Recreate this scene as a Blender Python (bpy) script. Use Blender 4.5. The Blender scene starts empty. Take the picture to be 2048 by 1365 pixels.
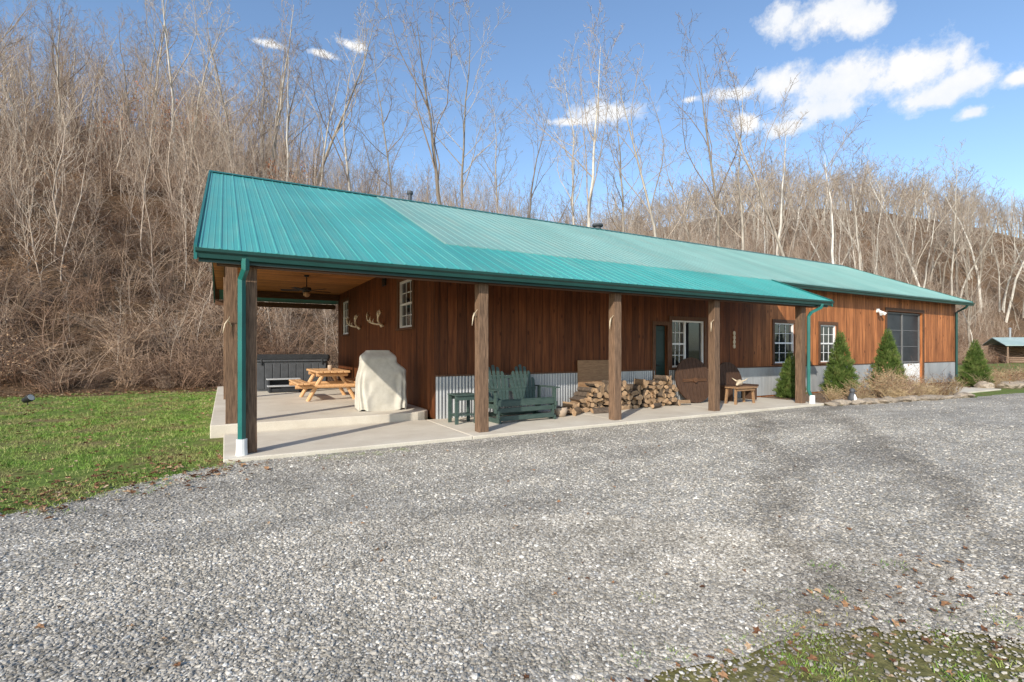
import bpy, math, random
import numpy as np
from mathutils import Vector, Matrix, noise as mnoise
rnd = random.Random(7)
nr = np.random.RandomState(5)
S = bpy.context.scene
COL = S.collection

# ------------------------------------------------------------ node helpers
def nd(nt, t, ins=None, **props):
    n = nt.nodes.new(t)
    for k, v in props.items():
        setattr(n, k, v)
    if ins:
        for k, v in ins.items():
            s = n.inputs[k]
            if isinstance(v, bpy.types.NodeSocket):
                nt.links.new(v, s)
            else:
                s.default_value = v
    return n
def mth(nt, op, a, b=None, c=None):
    ins = {0: a}
    if b is not None: ins[1] = b
    if c is not None: ins[2] = c
    return nd(nt, 'ShaderNodeMath', ins, operation=op).outputs[0]
def ramp(nt, fac, stops, interp='LINEAR'):
    n = nd(nt, 'ShaderNodeValToRGB', {0: fac})
    cr = n.color_ramp; cr.interpolation = interp
    while len(cr.elements) < len(stops): cr.elements.new(0.5)
    for e, (p, c) in zip(cr.elements, stops):
        e.position = p
        e.color = (c[0], c[1], c[2], 1) if not isinstance(c, (int, float)) else (c, c, c, 1)
    return n.outputs[0]
def mix(nt, f, a, b, blend='MIX'):
    n = nt.nodes.new('ShaderNodeMix'); n.data_type = 'RGBA'; n.blend_type = blend
    for i, v in ((0, f), (6, a), (7, b)):
        if isinstance(v, bpy.types.NodeSocket): nt.links.new(v, n.inputs[i])
        else: n.inputs[i].default_value = (v if i == 0 else (v[0], v[1], v[2], 1))
    return n.outputs[2]
def noise(nt, vec, scale, detail=4, rough=0.55, out=0):
    return nd(nt, 'ShaderNodeTexNoise', {'Vector': vec, 'Scale': scale, 'Detail': detail, 'Roughness': rough}).outputs[out]
def vmul(nt, v, s):
    return nd(nt, 'ShaderNodeVectorMath', {0: v, 1: s}, operation='MULTIPLY').outputs[0]
def newmat(name, rough=0.6, metallic=0.0, spec=0.5):
    m = bpy.data.materials.new(name); m.use_nodes = True
    nt = m.node_tree; b = nt.nodes['Principled BSDF']
    b.inputs['Roughness'].default_value = rough
    b.inputs['Metallic'].default_value = metallic
    b.inputs['Specular IOR Level'].default_value = spec
    return m, nt, b
def setc(nt, b, c):
    if isinstance(c, bpy.types.NodeSocket): nt.links.new(c, b.inputs['Base Color'])
    else: b.inputs['Base Color'].default_value = (c[0], c[1], c[2], 1)
def bump(nt, b, h, strength=0.5, dist=0.01):
    n = nd(nt, 'ShaderNodeBump', {'Height': h, 'Strength': strength, 'Distance': dist})
    nt.links.new(n.outputs[0], b.inputs['Normal'])
def pos(nt): return nt.nodes.new('ShaderNodeNewGeometry').outputs['Position']
def obc(nt): return nt.nodes.new('ShaderNodeTexCoord').outputs['Object']
def orand(nt): return nt.nodes.new('ShaderNodeObjectInfo').outputs['Random']

def m_simple(name, c1, c2, scale=6, rough=0.6, metallic=0.0, bmp=0.15, stretch=(1, 1, 1), spec=0.4, rv=0.0):
    m, nt, b = newmat(name, rough, metallic, spec)
    v = vmul(nt, obc(nt), stretch)
    f = noise(nt, v, scale, 6, 0.65)
    col = ramp(nt, f, [(0.3, c1), (0.7, c2)])
    if rv:
        r = orand(nt)
        col = mix(nt, 1.0, col, ramp(nt, r, [(0, 1 - rv), (1, 1 + rv * 0.6)]), 'MULTIPLY')
    setc(nt, b, col)
    if bmp: bump(nt, b, f, bmp, 0.01)
    return m
def m_planks(name, axis, width, dark, light, grain, rough=0.65, seam=0.045, knots=True, tintlo=0.68, tinthi=1.15, shade_wear=False):
    m, nt, b = newmat(name, rough, 0, 0.25)
    p = pos(nt)
    s = nd(nt, 'ShaderNodeVectorMath', {0: p, 1: axis}, operation='DOT_PRODUCT').outputs['Value']
    g = nd(nt, 'ShaderNodeVectorMath', {0: p, 1: grain}, operation='DOT_PRODUCT').outputs['Value']
    sw = mth(nt, 'DIVIDE', s, width)
    idx = mth(nt, 'FLOOR', sw); fr = mth(nt, 'FRACT', sw)
    wn = nd(nt, 'ShaderNodeTexWhiteNoise', {'W': idx}, noise_dimensions='1D').outputs['Value']
    off = mth(nt, 'MULTIPLY', wn, 37.0)
    v = nd(nt, 'ShaderNodeCombineXYZ', {0: mth(nt, 'MULTIPLY', s, 16.0), 1: mth(nt, 'MULTIPLY', g, 1.1), 2: off}).outputs[0]
    f = noise(nt, v, 1.0, 7, 0.65)
    big = noise(nt, v, 0.22, 3, 0.6)
    col = ramp(nt, f, [(0.28, dark), (0.5, [(a + c) / 2 for a, c in zip(dark, light)]), (0.72, light)])
    col = mix(nt, 1.0, col, ramp(nt, wn, [(0, tintlo), (1, tinthi)]), 'MULTIPLY')
    col = mix(nt, 1.0, col, ramp(nt, big, [(0.3, 0.72), (0.7, 1.15)]), 'MULTIPLY')
    if shade_wear:   # porch shade and open-wing sunlight put into board colour, plus paler weathered boards
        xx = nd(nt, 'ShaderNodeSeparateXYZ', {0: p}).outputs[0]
        open_fac = ramp(nt, mth(nt, 'DIVIDE', xx, 30.0), [(0.45, 0.0), (0.50, 1.0)])
        col = mix(nt, 1.0, col, mix(nt, open_fac, (0.58, 0.50, 0.48), (1.65, 1.65, 1.75)), 'MULTIPLY')
    if knots:
        kv = nd(nt, 'ShaderNodeCombineXYZ', {0: mth(nt, 'MULTIPLY', s, 5.0), 1: mth(nt, 'MULTIPLY', g, 2.2), 2: off}).outputs[0]
        kd = nd(nt, 'ShaderNodeTexVoronoi', {'Vector': kv, 'Scale': 1.0}).outputs['Distance']
        col = mix(nt, ramp(nt, kd, [(0.07, 0.85), (0.16, 0.0)]), col, [c * 0.35 for c in dark])
    e = mth(nt, 'ABSOLUTE', mth(nt, 'SUBTRACT', fr, 0.5))
    sm = ramp(nt, e, [(0.5 - seam, 0.0), (0.5, 1.0)])
    col = mix(nt, sm, col, [c * 0.2 for c in dark])
    setc(nt, b, col)
    hh = mth(nt, 'SUBTRACT', mth(nt, 'MULTIPLY', f, 0.3), mth(nt, 'MULTIPLY', sm, 1.0))
    bump(nt, b, hh, 0.7, 0.012)
    return m

# ------------------------------------------------------------ materials
WALL = m_planks('board_siding', (1, 1, 0), 0.215, (0.12, 0.038, 0.012), (0.40, 0.155, 0.052), (0, 0, 1), shade_wear=True)
CEIL = m_planks('pine_ceiling', (0, 1, 0), 0.14, (0.40, 0.15, 0.04), (0.64, 0.29, 0.09), (1, 0, 0), tintlo=0.8, tinthi=1.15, seam=0.03)
BEAM = m_simple('beam_wood', (0.05, 0.022, 0.010), (0.15, 0.07, 0.032), 5, 0.8, bmp=0.5, stretch=(0.5, 6, 6))
POST = m_simple('post_wood', (0.06, 0.034, 0.020), (0.27, 0.165, 0.10), 7, 0.85, bmp=1.0, stretch=(9, 9, 0.6), rv=0.15)
TRIM = m_simple('trim_wood', (0.06, 0.026, 0.012), (0.16, 0.075, 0.034), 6, 0.7, bmp=0.4, stretch=(5, 5, 1))
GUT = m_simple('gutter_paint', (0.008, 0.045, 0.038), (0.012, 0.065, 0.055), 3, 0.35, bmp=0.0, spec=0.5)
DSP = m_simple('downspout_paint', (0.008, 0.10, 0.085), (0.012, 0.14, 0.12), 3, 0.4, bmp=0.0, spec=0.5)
WHITE = m_simple('white_vinyl', (0.7, 0.7, 0.68), (0.8, 0.8, 0.78), 5, 0.5, bmp=0.0)
BLACK = m_simple('black_metal', (0.01, 0.01, 0.01), (0.025, 0.025, 0.025), 5, 0.5, bmp=0.05)
SCREEN = m_simple('screen_mesh', (0.02, 0.02, 0.022), (0.045, 0.047, 0.05), 1.2, 0.5, bmp=0.05)
def m_roof(name, a, b2, rough, dirt):
    m, nt, b = newmat(name, rough, 0.0, 0.5)
    p = pos(nt)
    f = noise(nt, p, 0.5, 5, 0.6)
    f2 = noise(nt, vmul(nt, p, (6, 0.7, 0.7)), 1.0, 5, 0.6)
    col = ramp(nt, f, [(0.3, a), (0.7, b2)])
    col = mix(nt, ramp(nt, f2, [(0.45, 0.0), (0.75, dirt)]), col, (0.26, 0.31, 0.27))
    idx = mth(nt, 'FLOOR', mth(nt, 'DIVIDE', nd(nt, 'ShaderNodeSeparateXYZ', {0: p}).outputs[0], 0.92))
    wn = nd(nt, 'ShaderNodeTexWhiteNoise', {'W': idx}, noise_dimensions='1D').outputs['Value']
    col = mix(nt, 1.0, col, ramp(nt, wn, [(0, 0.92), (1, 1.05)]), 'MULTIPLY')
    setc(nt, b, col)
    nt.links.new(ramp(nt, f2, [(0.3, rough - 0.08), (0.7, rough + 0.1)]), b.inputs['Roughness'])
    bump(nt, b, f, 0.2, 0.02)
    return m
ROOFN = m_roof('new_green_metal', (0.04, 0.265, 0.24), (0.065, 0.34, 0.31), 0.36, 0.25)
ROOFW = m_roof('weathered_green_metal', (0.16, 0.32, 0.29), (0.21, 0.375, 0.34), 0.5, 0.45)
TIN = m_simple('galvanised_steel', (0.30, 0.31, 0.32), (0.44, 0.45, 0.46), 2.0, 0.42, 0.5, bmp=0.02, stretch=(1, 1, 0.3))
def m_concrete():
    m, nt, b = newmat('concrete', 0.85, 0, 0.3)
    p = pos(nt)
    f = noise(nt, p, 1.2, 8, 0.65); g = noise(nt, p, 60, 3, 0.6)
    c = ramp(nt, f, [(0.3, (0.57, 0.50, 0.40)), (0.7, (0.73, 0.67, 0.56))])
    c = mix(nt, 0.25, c, ramp(nt, g, [(0.3, 0.35), (0.7, 1.0)]), 'MULTIPLY')
    setc(nt, b, c); bump(nt, b, g, 0.2, 0.004); return m
CONC = m_concrete()
def m_glass():
    m, nt, b = newmat('window_glass', 0.03, 0, 1.0)
    p = pos(nt)
    setc(nt, b, (0.012, 0.016, 0.02))
    bump(nt, b, noise(nt, p, 1.5, 2, 0.5), 0.06, 0.02)
    return m
GLASS = m_glass()
GREENP = m_simple('green_poly_lumber', (0.034, 0.060, 0.050), (0.065, 0.098, 0.084), 8, 0.5, bmp=0.2, stretch=(1, 1, 4))
DOORM = m_simple('door_paint', (0.012, 0.03, 0.024), (0.02, 0.042, 0.034), 4, 0.4, bmp=0.0)
PINE = m_simple('varnished_pine', (0.50, 0.26, 0.11), (0.72, 0.45, 0.23), 5, 0.45, bmp=0.2, stretch=(8, 1, 8))
CANVAS = m_simple('canvas_cover', (0.45, 0.42, 0.35), (0.60, 0.565, 0.49), 5, 0.9, bmp=0.6)
TUBM = m_simple('tub_panel', (0.055, 0.06, 0.065), (0.085, 0.09, 0.10), 6, 0.6, bmp=0.2)
TUBC = m_simple('tub_cover', (0.02, 0.022, 0.026), (0.035, 0.038, 0.042), 6, 0.55, bmp=0.3)
GREYT = m_simple('step_tread', (0.35, 0.36, 0.37), (0.45, 0.46, 0.47), 6, 0.6)
FRAMEG = m_simple('grey_frame', (0.12, 0.12, 0.12), (0.17, 0.17, 0.17), 6, 0.6, bmp=0.0)
BONE = m_simple('antler_bone', (0.48, 0.38, 0.25), (0.72, 0.62, 0.46), 9, 0.6)
OLDW = m_simple('aged_wood', (0.035, 0.017, 0.009), (0.10, 0.05, 0.027), 6, 0.75, bmp=0.5, stretch=(6, 6, 1))
TANW = m_simple('tan_wood', (0.22, 0.12, 0.06), (0.38, 0.23, 0.12), 6, 0.7, bmp=0.3, stretch=(1, 6, 6))
LOGEND = m_simple('log_end', (0.27, 0.16, 0.085), (0.50, 0.34, 0.20), 14, 0.85, bmp=0.6, rv=0.4)
LOGSIDE = m_simple('log_side', (0.15, 0.09, 0.052), (0.40, 0.27, 0.16), 12, 0.9, bmp=0.7, stretch=(1, 0.2, 1), rv=0.3)
BARK = m_simple('log_bark', (0.05, 0.036, 0.026), (0.15, 0.11, 0.08), 20, 0.95, bmp=0.9)
ROCK = m_simple('field_rock', (0.20, 0.16, 0.12), (0.42, 0.35, 0.27), 7, 0.9, bmp=0.8, rv=0.3)
TERRA = m_simple('clay_pot', (0.40, 0.30, 0.22), (0.5, 0.4, 0.3), 7, 0.9)
GREYLOG = m_simple('cabin_log', (0.16, 0.10, 0.07), (0.32, 0.23, 0.16), 3, 0.9, bmp=0.5, stretch=(0.4, 4, 4))
GREYROOF = m_simple('cabin_roof', (0.28, 0.38, 0.36), (0.38, 0.47, 0.45), 1, 0.5, bmp=0.1)
REDLEAF = m_simple('red_leaf', (0.36, 0.10, 0.035), (0.60, 0.24, 0.09), 3, 0.8, bmp=0.0)
STRAW = m_simple('dry_straw', (0.30, 0.20, 0.10), (0.58, 0.45, 0.27), 6, 0.85, bmp=0.0, rv=0.2)

def m_bark(name, a, b2, c):
    m, nt, b = newmat(name, 0.9, 0, 0.2)
    f = noise(nt, vmul(nt, obc(nt), (3, 3, 0.8)), 2.0, 5, 0.6)
    r = orand(nt)
    base = ramp(nt, r, [(0.0, a), (0.5, b2), (1.0, c)])
    setc(nt, b, mix(nt, 1.0, base, ramp(nt, f, [(0.3, 0.65), (0.7, 1.25)]), 'MULTIPLY'))
    return m
TRUNK = m_bark('tree_bark', (0.20, 0.165, 0.13), (0.40, 0.355, 0.295), (0.62, 0.58, 0.51))
TWIG = m_bark('twig_bark', (0.24, 0.185, 0.145), (0.37, 0.30, 0.24), (0.52, 0.45, 0.37))
SAPL = m_bark('sapling_bark', (0.22, 0.155, 0.11), (0.42, 0.32, 0.245), (0.62, 0.52, 0.42))
BRUSH = m_bark('brush_bark', (0.15, 0.085, 0.055), (0.31, 0.205, 0.14), (0.50, 0.37, 0.265))
def m_leaf():
    m, nt, b = newmat('dead_leaf', 0.8, 0, 0.2)
    r = orand(nt)
    setc(nt, b, ramp(nt, r, [(0, (0.09, 0.04, 0.02)), (0.4, (0.20, 0.10, 0.05)), (0.75, (0.33, 0.19, 0.10)), (1, (0.48, 0.36, 0.24))]))
    return m
LEAF = m_leaf()
def tracks(nt, p):
    g = noise(nt, vmul(nt, p, (0.35, 1.0, 1)), 0.9, 5, 0.6)
    a = ramp(nt, g, [(0.32, (0.74, 0.73, 0.715)), (0.62, (1.10, 1.08, 1.04))])
    h = noise(nt, p, 2.6, 4, 0.6)
    a = mix(nt, 1.0, a, ramp(nt, h, [(0.35, (0.86, 0.85, 0.83)), (0.6, (1.06, 1.05, 1.04))]), 'MULTIPLY')
    # wheel ruts worn across the drive
    wob = noise(nt, p, 0.35, 2, 0.5)
    d = nd(nt, 'ShaderNodeVectorMath', {0: p, 1: (-0.596, 0.803, 0.0)}, operation='DOT_PRODUCT').outputs['Value']
    d = mth(nt, 'ADD', mth(nt, 'ADD', d, 2.10), mth(nt, 'MULTIPLY', mth(nt, 'SUBTRACT', wob, 0.5), 1.6))
    d1 = mth(nt, 'ABSOLUTE', d); d2 = mth(nt, 'ABSOLUTE', mth(nt, 'SUBTRACT', d, 1.65))
    dm = mth(nt, 'ADD', mth(nt, 'MINIMUM', d1, d2), mth(nt, 'MULTIPLY', mth(nt, 'SUBTRACT', h, 0.5), 0.4))
    return mix(nt, 1.0, a, ramp(nt, dm, [(0.08, (0.76, 0.75, 0.74)), (0.42, (1.0, 1.0, 1.0))]), 'MULTIPLY')
def m_stone():
    m, nt, b = newmat('gravel_stone', 0.9, 0, 0.15)
    r = orand(nt)
    c = ramp(nt, r, [(0, (0.205, 0.188, 0.162)), (0.3, (0.345, 0.322, 0.285)), (0.6, (0.46, 0.432, 0.385)), (0.88, (0.575, 0.54, 0.485)), (0.98, (0.80, 0.78, 0.73))])
    f = noise(nt, obc(nt), 2.2, 4, 0.6)
    c = mix(nt, 1.0, c, ramp(nt, f, [(0.3, 0.75), (0.7, 1.15)]), 'MULTIPLY')
    c = mix(nt, 1.0, c, tracks(nt, pos(nt)), 'MULTIPLY')
    setc(nt, b, c)
    return m
STONE = m_stone()
def m_grass():
    m, nt, b = newmat('grass_blade', 0.6, 0, 0.25)
    r = orand(nt)
    p = pos(nt)
    c = ramp(nt, r, [(0, (0.09, 0.19, 0.025)), (0.5, (0.18, 0.31, 0.045)), (0.8, (0.29, 0.37, 0.09)), (1, (0.44, 0.37, 0.18))])
    f = noise(nt, p, 0.8, 5, 0.7)
    c = mix(nt, ramp(nt, f, [(0.46, 0.0), (0.64, 0.65)]), c, (0.36, 0.30, 0.13))
    setc(nt, b, c); return m
GRASS = m_grass()
def m_spruce():
    m, nt, b = newmat('evergreen_needles', 0.7, 0, 0.2)
    f = noise(nt, obc(nt), 6, 5, 0.7)
    setc(nt, b, ramp(nt, f, [(0.3, (0.03, 0.06, 0.012)), (0.5, (0.09, 0.14, 0.03)), (0.66, (0.20, 0.22, 0.07)), (0.8, (0.30, 0.24, 0.10))]))
    return m
SPRUCE = m_spruce()
def m_ground():
    m, nt, b = newmat('lawn_ground', 0.95, 0, 0.15)
    p = pos(nt)
    f = noise(nt, p, 0.8, 5, 0.7); g = noise(nt, p, 14, 5, 0.7); l = noise(nt, p, 5, 6, 0.7)
    green = ramp(nt, g, [(0.3, (0.07, 0.115, 0.02)), (0.7, (0.19, 0.25, 0.06))])
    brown = ramp(nt, g, [(0.3, (0.09, 0.06, 0.032)), (0.55, (0.23, 0.16, 0.085)), (0.75, (0.40, 0.30, 0.18))])
    sp = nd(nt, 'ShaderNodeSeparateXYZ', {0: p})
    y = sp.outputs[1]
    lit = ramp(nt, mth(nt, 'ADD', mth(nt, 'DIVIDE', mth(nt, 'SUBTRACT', y, 20.0), 4.0), mth(nt, 'MULTIPLY', mth(nt, 'SUBTRACT', l, 0.5), 1.6)), [(0.2, 0.0), (0.7, 1.0)])
    near = ramp(nt, mth(nt, 'DIVIDE', y, 10.0), [(0.20, 0.6), (0.35, 0.0)])
    pat = ramp(nt, f, [(0.46, 0.0), (0.62, 0.7)])
    fac = mth(nt, 'MAXIMUM', mth(nt, 'MAXIMUM', lit, pat), near)
    setc(nt, b, mix(nt, fac, green, brown)); bump(nt, b, g, 0.8, 0.03)
    return m
GROUND = m_ground()
def m_hill():
    m, nt, b = newmat('leaf_litter', 0.95, 0, 0.1)
    p = pos(nt)
    f = noise(nt, p, 0.35, 6, 0.65); g = noise(nt, p, 9, 7, 0.75)
    c = ramp(nt, g, [(0.28, (0.04, 0.024, 0.014)), (0.5, (0.14, 0.08, 0.043)), (0.66, (0.30, 0.185, 0.105)), (0.8, (0.46, 0.34, 0.22))])
    c = mix(nt, ramp(nt, f, [(0.35, 0.0), (0.7, 0.65)]), c, ramp(nt, g, [(0.3, (0.05, 0.038, 0.026)), (0.7, (0.24, 0.185, 0.13))]))
    setc(nt, b, c); bump(nt, b, g, 1.0, 0.12)
    return m
HILL = m_hill()
def m_gravel():
    m, nt, b = newmat('gravel', 0.95, 0, 0.1)
    p = pos(nt)
    v = nd(nt, 'ShaderNodeTexVoronoi', {'Vector': p, 'Scale': 62.0, 'Randomness': 1.0})
    cell = nd(nt, 'ShaderNodeSeparateColor', {0: v.outputs['Color']}).outputs[0]
    c = ramp(nt, cell, [(0, (0.235, 0.215, 0.185)), (0.4, (0.395, 0.37, 0.325)), (0.8, (0.54, 0.508, 0.455)), (0.97, (0.77, 0.75, 0.70))])
    d = v.outputs['Distance']
    c = mix(nt, 1.0, c, ramp(nt, d, [(0.4, 1.0), (0.85, 0.55)]), 'MULTIPLY')
    c = mix(nt, 1.0, c, tracks(nt, p), 'MULTIPLY')
    setc(nt, b, c)
    bump(nt, b, mth(nt, 'SUBTRACT', 1.0, d), 0.5, 0.010)
    return m
GRAVEL = m_gravel()
MULCH = m_simple('mulch', (0.08, 0.05, 0.03), (0.28, 0.20, 0.13), 22, 0.95, bmp=1.0)

# ------------------------------------------------------------ mesh builder
class MB:
    def __init__(s): s.v = []; s.f = []; s.m = []
    def add(s, vs, fs, mi=0):
        o = len(s.v); s.v.extend([tuple(x) for x in vs])
        for f in fs: s.f.append(tuple(i + o for i in f)); s.m.append(mi)
    def box(s, x0, y0, z0, x1, y1, z1, mi=0, M=None):
        vs = [(x0,y0,z0),(x1,y0,z0),(x1,y1,z0),(x0,y1,z0),(x0,y0,z1),(x1,y0,z1),(x1,y1,z1),(x0,y1,z1)]
        if M is not None: vs = [tuple(M @ Vector(v)) for v in vs]
        s.add(vs, [(0,3,2,1),(4,5,6,7),(0,1,5,4),(1,2,6,5),(2,3,7,6),(3,0,4,7)], mi)
    def bar(s, a, b, w, h, mi=0, up=(0, 0, 1)):
        a = Vector(a); b = Vector(b); d = (b - a); L = d.length; d.normalize()
        u = Vector(up)
        sx = d.cross(u)
        if sx.length < 1e-3: sx = d.cross(Vector((1, 0, 0)))
        sx.normalize(); u = sx.cross(d)
        M = Matrix((sx, d, u)).transposed().to_4x4(); M.translation = a
        s.box(-w/2, 0, -h/2, w/2, L, h/2, mi, M)
    def tube(s, pts, rad, sides=6, mi=0, caps=True):
        P = [Vector(p) for p in pts]; n = len(P)
        d = (P[-1] - P[0])
        if d.length < 1e-6: d = Vector((0, 0, 1))
        vs = []
        for i, p in enumerate(P):
            t = (P[min(i+1, n-1)] - P[max(i-1, 0)])
            if t.length < 1e-7: t = d
            t = t.normalized()
            ref = Vector((0, 0, 1)) if abs(d.normalized().z) < 0.8 else Vector((1, 0, 0))
            a = t.cross(ref); a.normalize(); b = t.cross(a)
            r = rad[i] if hasattr(rad, '__len__') else rad
            for k in range(sides):
                th = 2*math.pi*k/sides
                vs.append(p + a*(math.cos(th)*r) + b*(math.sin(th)*r))
        fs = []
        for i in range(n-1):
            for k in range(sides):
                k2 = (k+1) % sides
                fs.append((i*sides+k, i*sides+k2, (i+1)*sides+k2, (i+1)*sides+k))
        if caps:
            fs.append(tuple(range(sides))[::-1]); fs.append(tuple((n-1)*sides+k for k in range(sides)))
        s.add(vs, fs, mi)
    def prism(s, poly, vec, mi=0, mi_end=None):
        n = len(poly); v2 = Vector(vec)
        vs = [Vector(p) for p in poly] + [Vector(p) + v2 for p in poly]
        s.add(vs, [(i, (i+1) % n, n+(i+1) % n, n+i) for i in range(n)], mi)
        o = len(s.v) - 2*n
        s.f.append(tuple(o+i for i in range(n))[::-1]); s.f.append(tuple(o+n+i for i in range(n)))
        e = mi if mi_end is None else mi_end
        s.m += [e, e]
    def mesh(s, name, mats, smooth=False, off=None):
        me = bpy.data.meshes.new(name)
        v = s.v
        if off is not None: v = [(a-off[0], b-off[1], c-off[2]) for a, b, c in v]
        me.from_pydata(v, [], s.f)
        for m in (mats if isinstance(mats, (list, tuple)) else [mats]): me.materials.append(m)
        me.polygons.foreach_set('material_index', s.m)
        if smooth: me.polygons.foreach_set('use_smooth', [True]*len(s.f))
        me.update()
        return me
def obj(name, me, parent=None, loc=(0, 0, 0), rotz=0.0, bevel=0, link=True):
    o = bpy.data.objects.new(name, me)
    o.location = loc; o.rotation_euler = (0, 0, rotz)
    if parent is not None: o.parent = parent
    if bevel:
        b = o.modifiers.new('bevel', 'BEVEL'); b.width = bevel; b.segments = 2; b.limit_method = 'ANGLE'
    if link: COL.objects.link(o)
    return o
def tag(o, label, cat, group=None):
    o['label'] = label; o['category'] = cat
    if group: o['group'] = group
    return o
def thing(name, loc, label, cat, rotz=0, group=None):
    e = bpy.data.objects.new(name, None); e.location = loc; e.rotation_euler = (0, 0, rotz)
    e.empty_display_size = 0.3
    COL.objects.link(e); return tag(e, label, cat, group)

# ------------------------------------------------------------ terrain
def sst(a, b, x):
    t = min(1, max(0, (x-a)/(b-a))); return t*t*(3-2*t)
def hgt(x, y):
    foot = 22.6 + 1.2*mnoise.noise(Vector((x*0.06, 0, 0))) + 0.04*max(0, x-30) - 0.14*min(140, max(0, x-95))
    s = y - foot
    if s <= 0: return -0.06
    mid = sst(-5, 22, x)*(1-sst(55, 130, x))
    H = 27 - 10*mid + 31*sst(60, 190, x) + (6*sst(5, 60, -x) if x < -5 else 0)
    sl = 0.78 - 0.20*mid + 0.17*sst(60, 170, x)
    q = s*s/(s+2.5)
    z = H*math.tanh(sl*q/H)
    z += (mnoise.noise(Vector((x*0.07, y*0.07, 3)))*1.6 + mnoise.noise(Vector((x*0.35, y*0.35, 8)))*0.45)*min(1, s/8)
    return z - 0.06
def axis(lo, dlo, dhi, hi, step, g=1.18):
    a = list(np.arange(dlo, dhi, step)); st = step; x = dlo; L = []
    while x > lo: st *= g; x -= st; L.append(x)
    st = step; x = a[-1]; R = []
    while x < hi: st *= g; x += st; R.append(x)
    return L[::-1] + a + R
def sheet(name, xs, ys, mat, smooth=True):
    nx = len(xs); ny = len(ys)
    vs = [(x, y, hgt(x, y)) for y in ys for x in xs]
    fs = [(j*nx+i, j*nx+i+1, (j+1)*nx+i+1, (j+1)*nx+i) for j in range(ny-1) for i in range(nx-1)]
    me = bpy.data.meshes.new(name); me.from_pydata(vs, [], fs); me.materials.append(mat)
    me.polygons.foreach_set('use_smooth', [smooth]*len(fs)); me.update()
    o = obj(name, me); o['kind'] = 'structure'; return o
XS = axis(-200, -40, 90, 900, 1.0, 1.05)
sheet('ground', XS, [-300, -150, -60, -20, 0, 6, 9, 12, 14, 16, 18, 19.5, 21], GROUND)
sheet('hillside', XS, [21, 21.7] + list(np.arange(22.3, 75, 0.8)) + [77, 80, 85, 92, 100, 120, 150, 200, 300], HILL)

GP = [(0.05,7.62),(13.9,7.62),(14.2,7.35),(16,7.15),(19,6.8),(20.5,6.6),(25,6.4),(30,6.2),(45,7),(80,12),(82,4),(60,-6),(30,-9),(8,-8),(4.6,-3),(4.0,0.0),(3.6,0.95),(3.0,1.5),(2.0,1.70),(1.5,1.6),(1.3,0.9),(0.9,-.5),(-1,-4),(-8,-6),(-14,-4),(-13,1.5),(-8,4.0),(-4,5.3),(-1.74,6.15),(-.95,6.87),(-.35,7.35)]
def wig(poly, step=0.25, amp=0.07, keep=lambda x, y: False):
    out = []
    for i, (x0, y0) in enumerate(poly):
        x1, y1 = poly[(i+1) % len(poly)]
        L = math.hypot(x1-x0, y1-y0); n = max(1, min(60, int(L/step)))
        for k in range(n):
            x = x0+(x1-x0)*k/n; y = y0+(y1-y0)*k/n
            if not keep(x, y):
                x += amp*mnoise.noise(Vector((x*1.7, y*1.7, 0)))*2; y += amp*mnoise.noise(Vector((x*1.7, y*1.7, 9)))*2
            out.append((x, y))
    return out
def flat(name, poly, z, mat, kind='structure'):
    me = bpy.data.meshes.new(name); me.from_pydata([(x, y, z) for x, y in poly], [], [tuple(range(len(poly)))])
    if me.polygons[0].normal.z < 0: me.flip_normals()
    me.materials.append(mat); me.update()
    o = obj(name, me)
    if kind: o['kind'] = kind
    return o
GPW = wig(GP, keep=lambda x, y: 0 < x < 13.9 and y > 7.5, amp=0.11)
flat('gravel_driveway', GPW, -0.05, GRAVEL)
flat('planting_bed', wig([(14.05,7.5),(16,7.2),(19,6.85),(20.4,6.7),(20.4,9.88),(14.05,9.88)], 0.3, 0.04), -0.042, MULCH)
flat('gravel_strip_bed', wig([(25.0,7.6),(31,7.6),(31,9.88),(25.0,9.88)], 0.3, 0.04), -0.042, MULCH)
mb = MB(); mb.box(20.42, 7.3, -0.2, 24.98, 9.89, -0.015)
o = obj('concrete_apron', mb.mesh('apron', CONC), bevel=0.01); o['kind'] = 'structure'
def inpoly(px, py, poly):
    c = np.zeros(len(px), bool); n = len(poly)
    for i in range(n):
        x0, y0 = poly[i]; x1, y1 = poly[i-1]
        if y0 == y1: continue
        cond = ((y0 > py) != (y1 > py)) & (px < (x1-x0)*(py-y0)/(y1-y0)+x0)
        c ^= cond
    return c

# patio slabs
mb = MB()
for a, b in ((-0.02, 3.6), (3.61, 7.0), (7.01, 10.4), (10.41, 14.02)):
    mb.box(a, 7.66, -0.25, b, 9.93, 0.0)
o = obj('porch_slab', mb.mesh('porch_slab', CONC), bevel=0.012); o['kind'] = 'structure'
mb = MB()
poly = [(-0.22, 9.95), (3.2, 9.95), (3.45, 9.98), (3.62, 10.06), (3.74, 10.2), (3.78, 10.35), (3.78, 20.2), (-0.22, 20.2)]
mb.prism([(x, y, -0.25) for x, y in poly], (0, 0, 0.41))
o = obj('patio_slab', mb.mesh('patio_slab', CONC), bevel=0.015); o['kind'] = 'structure'

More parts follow.
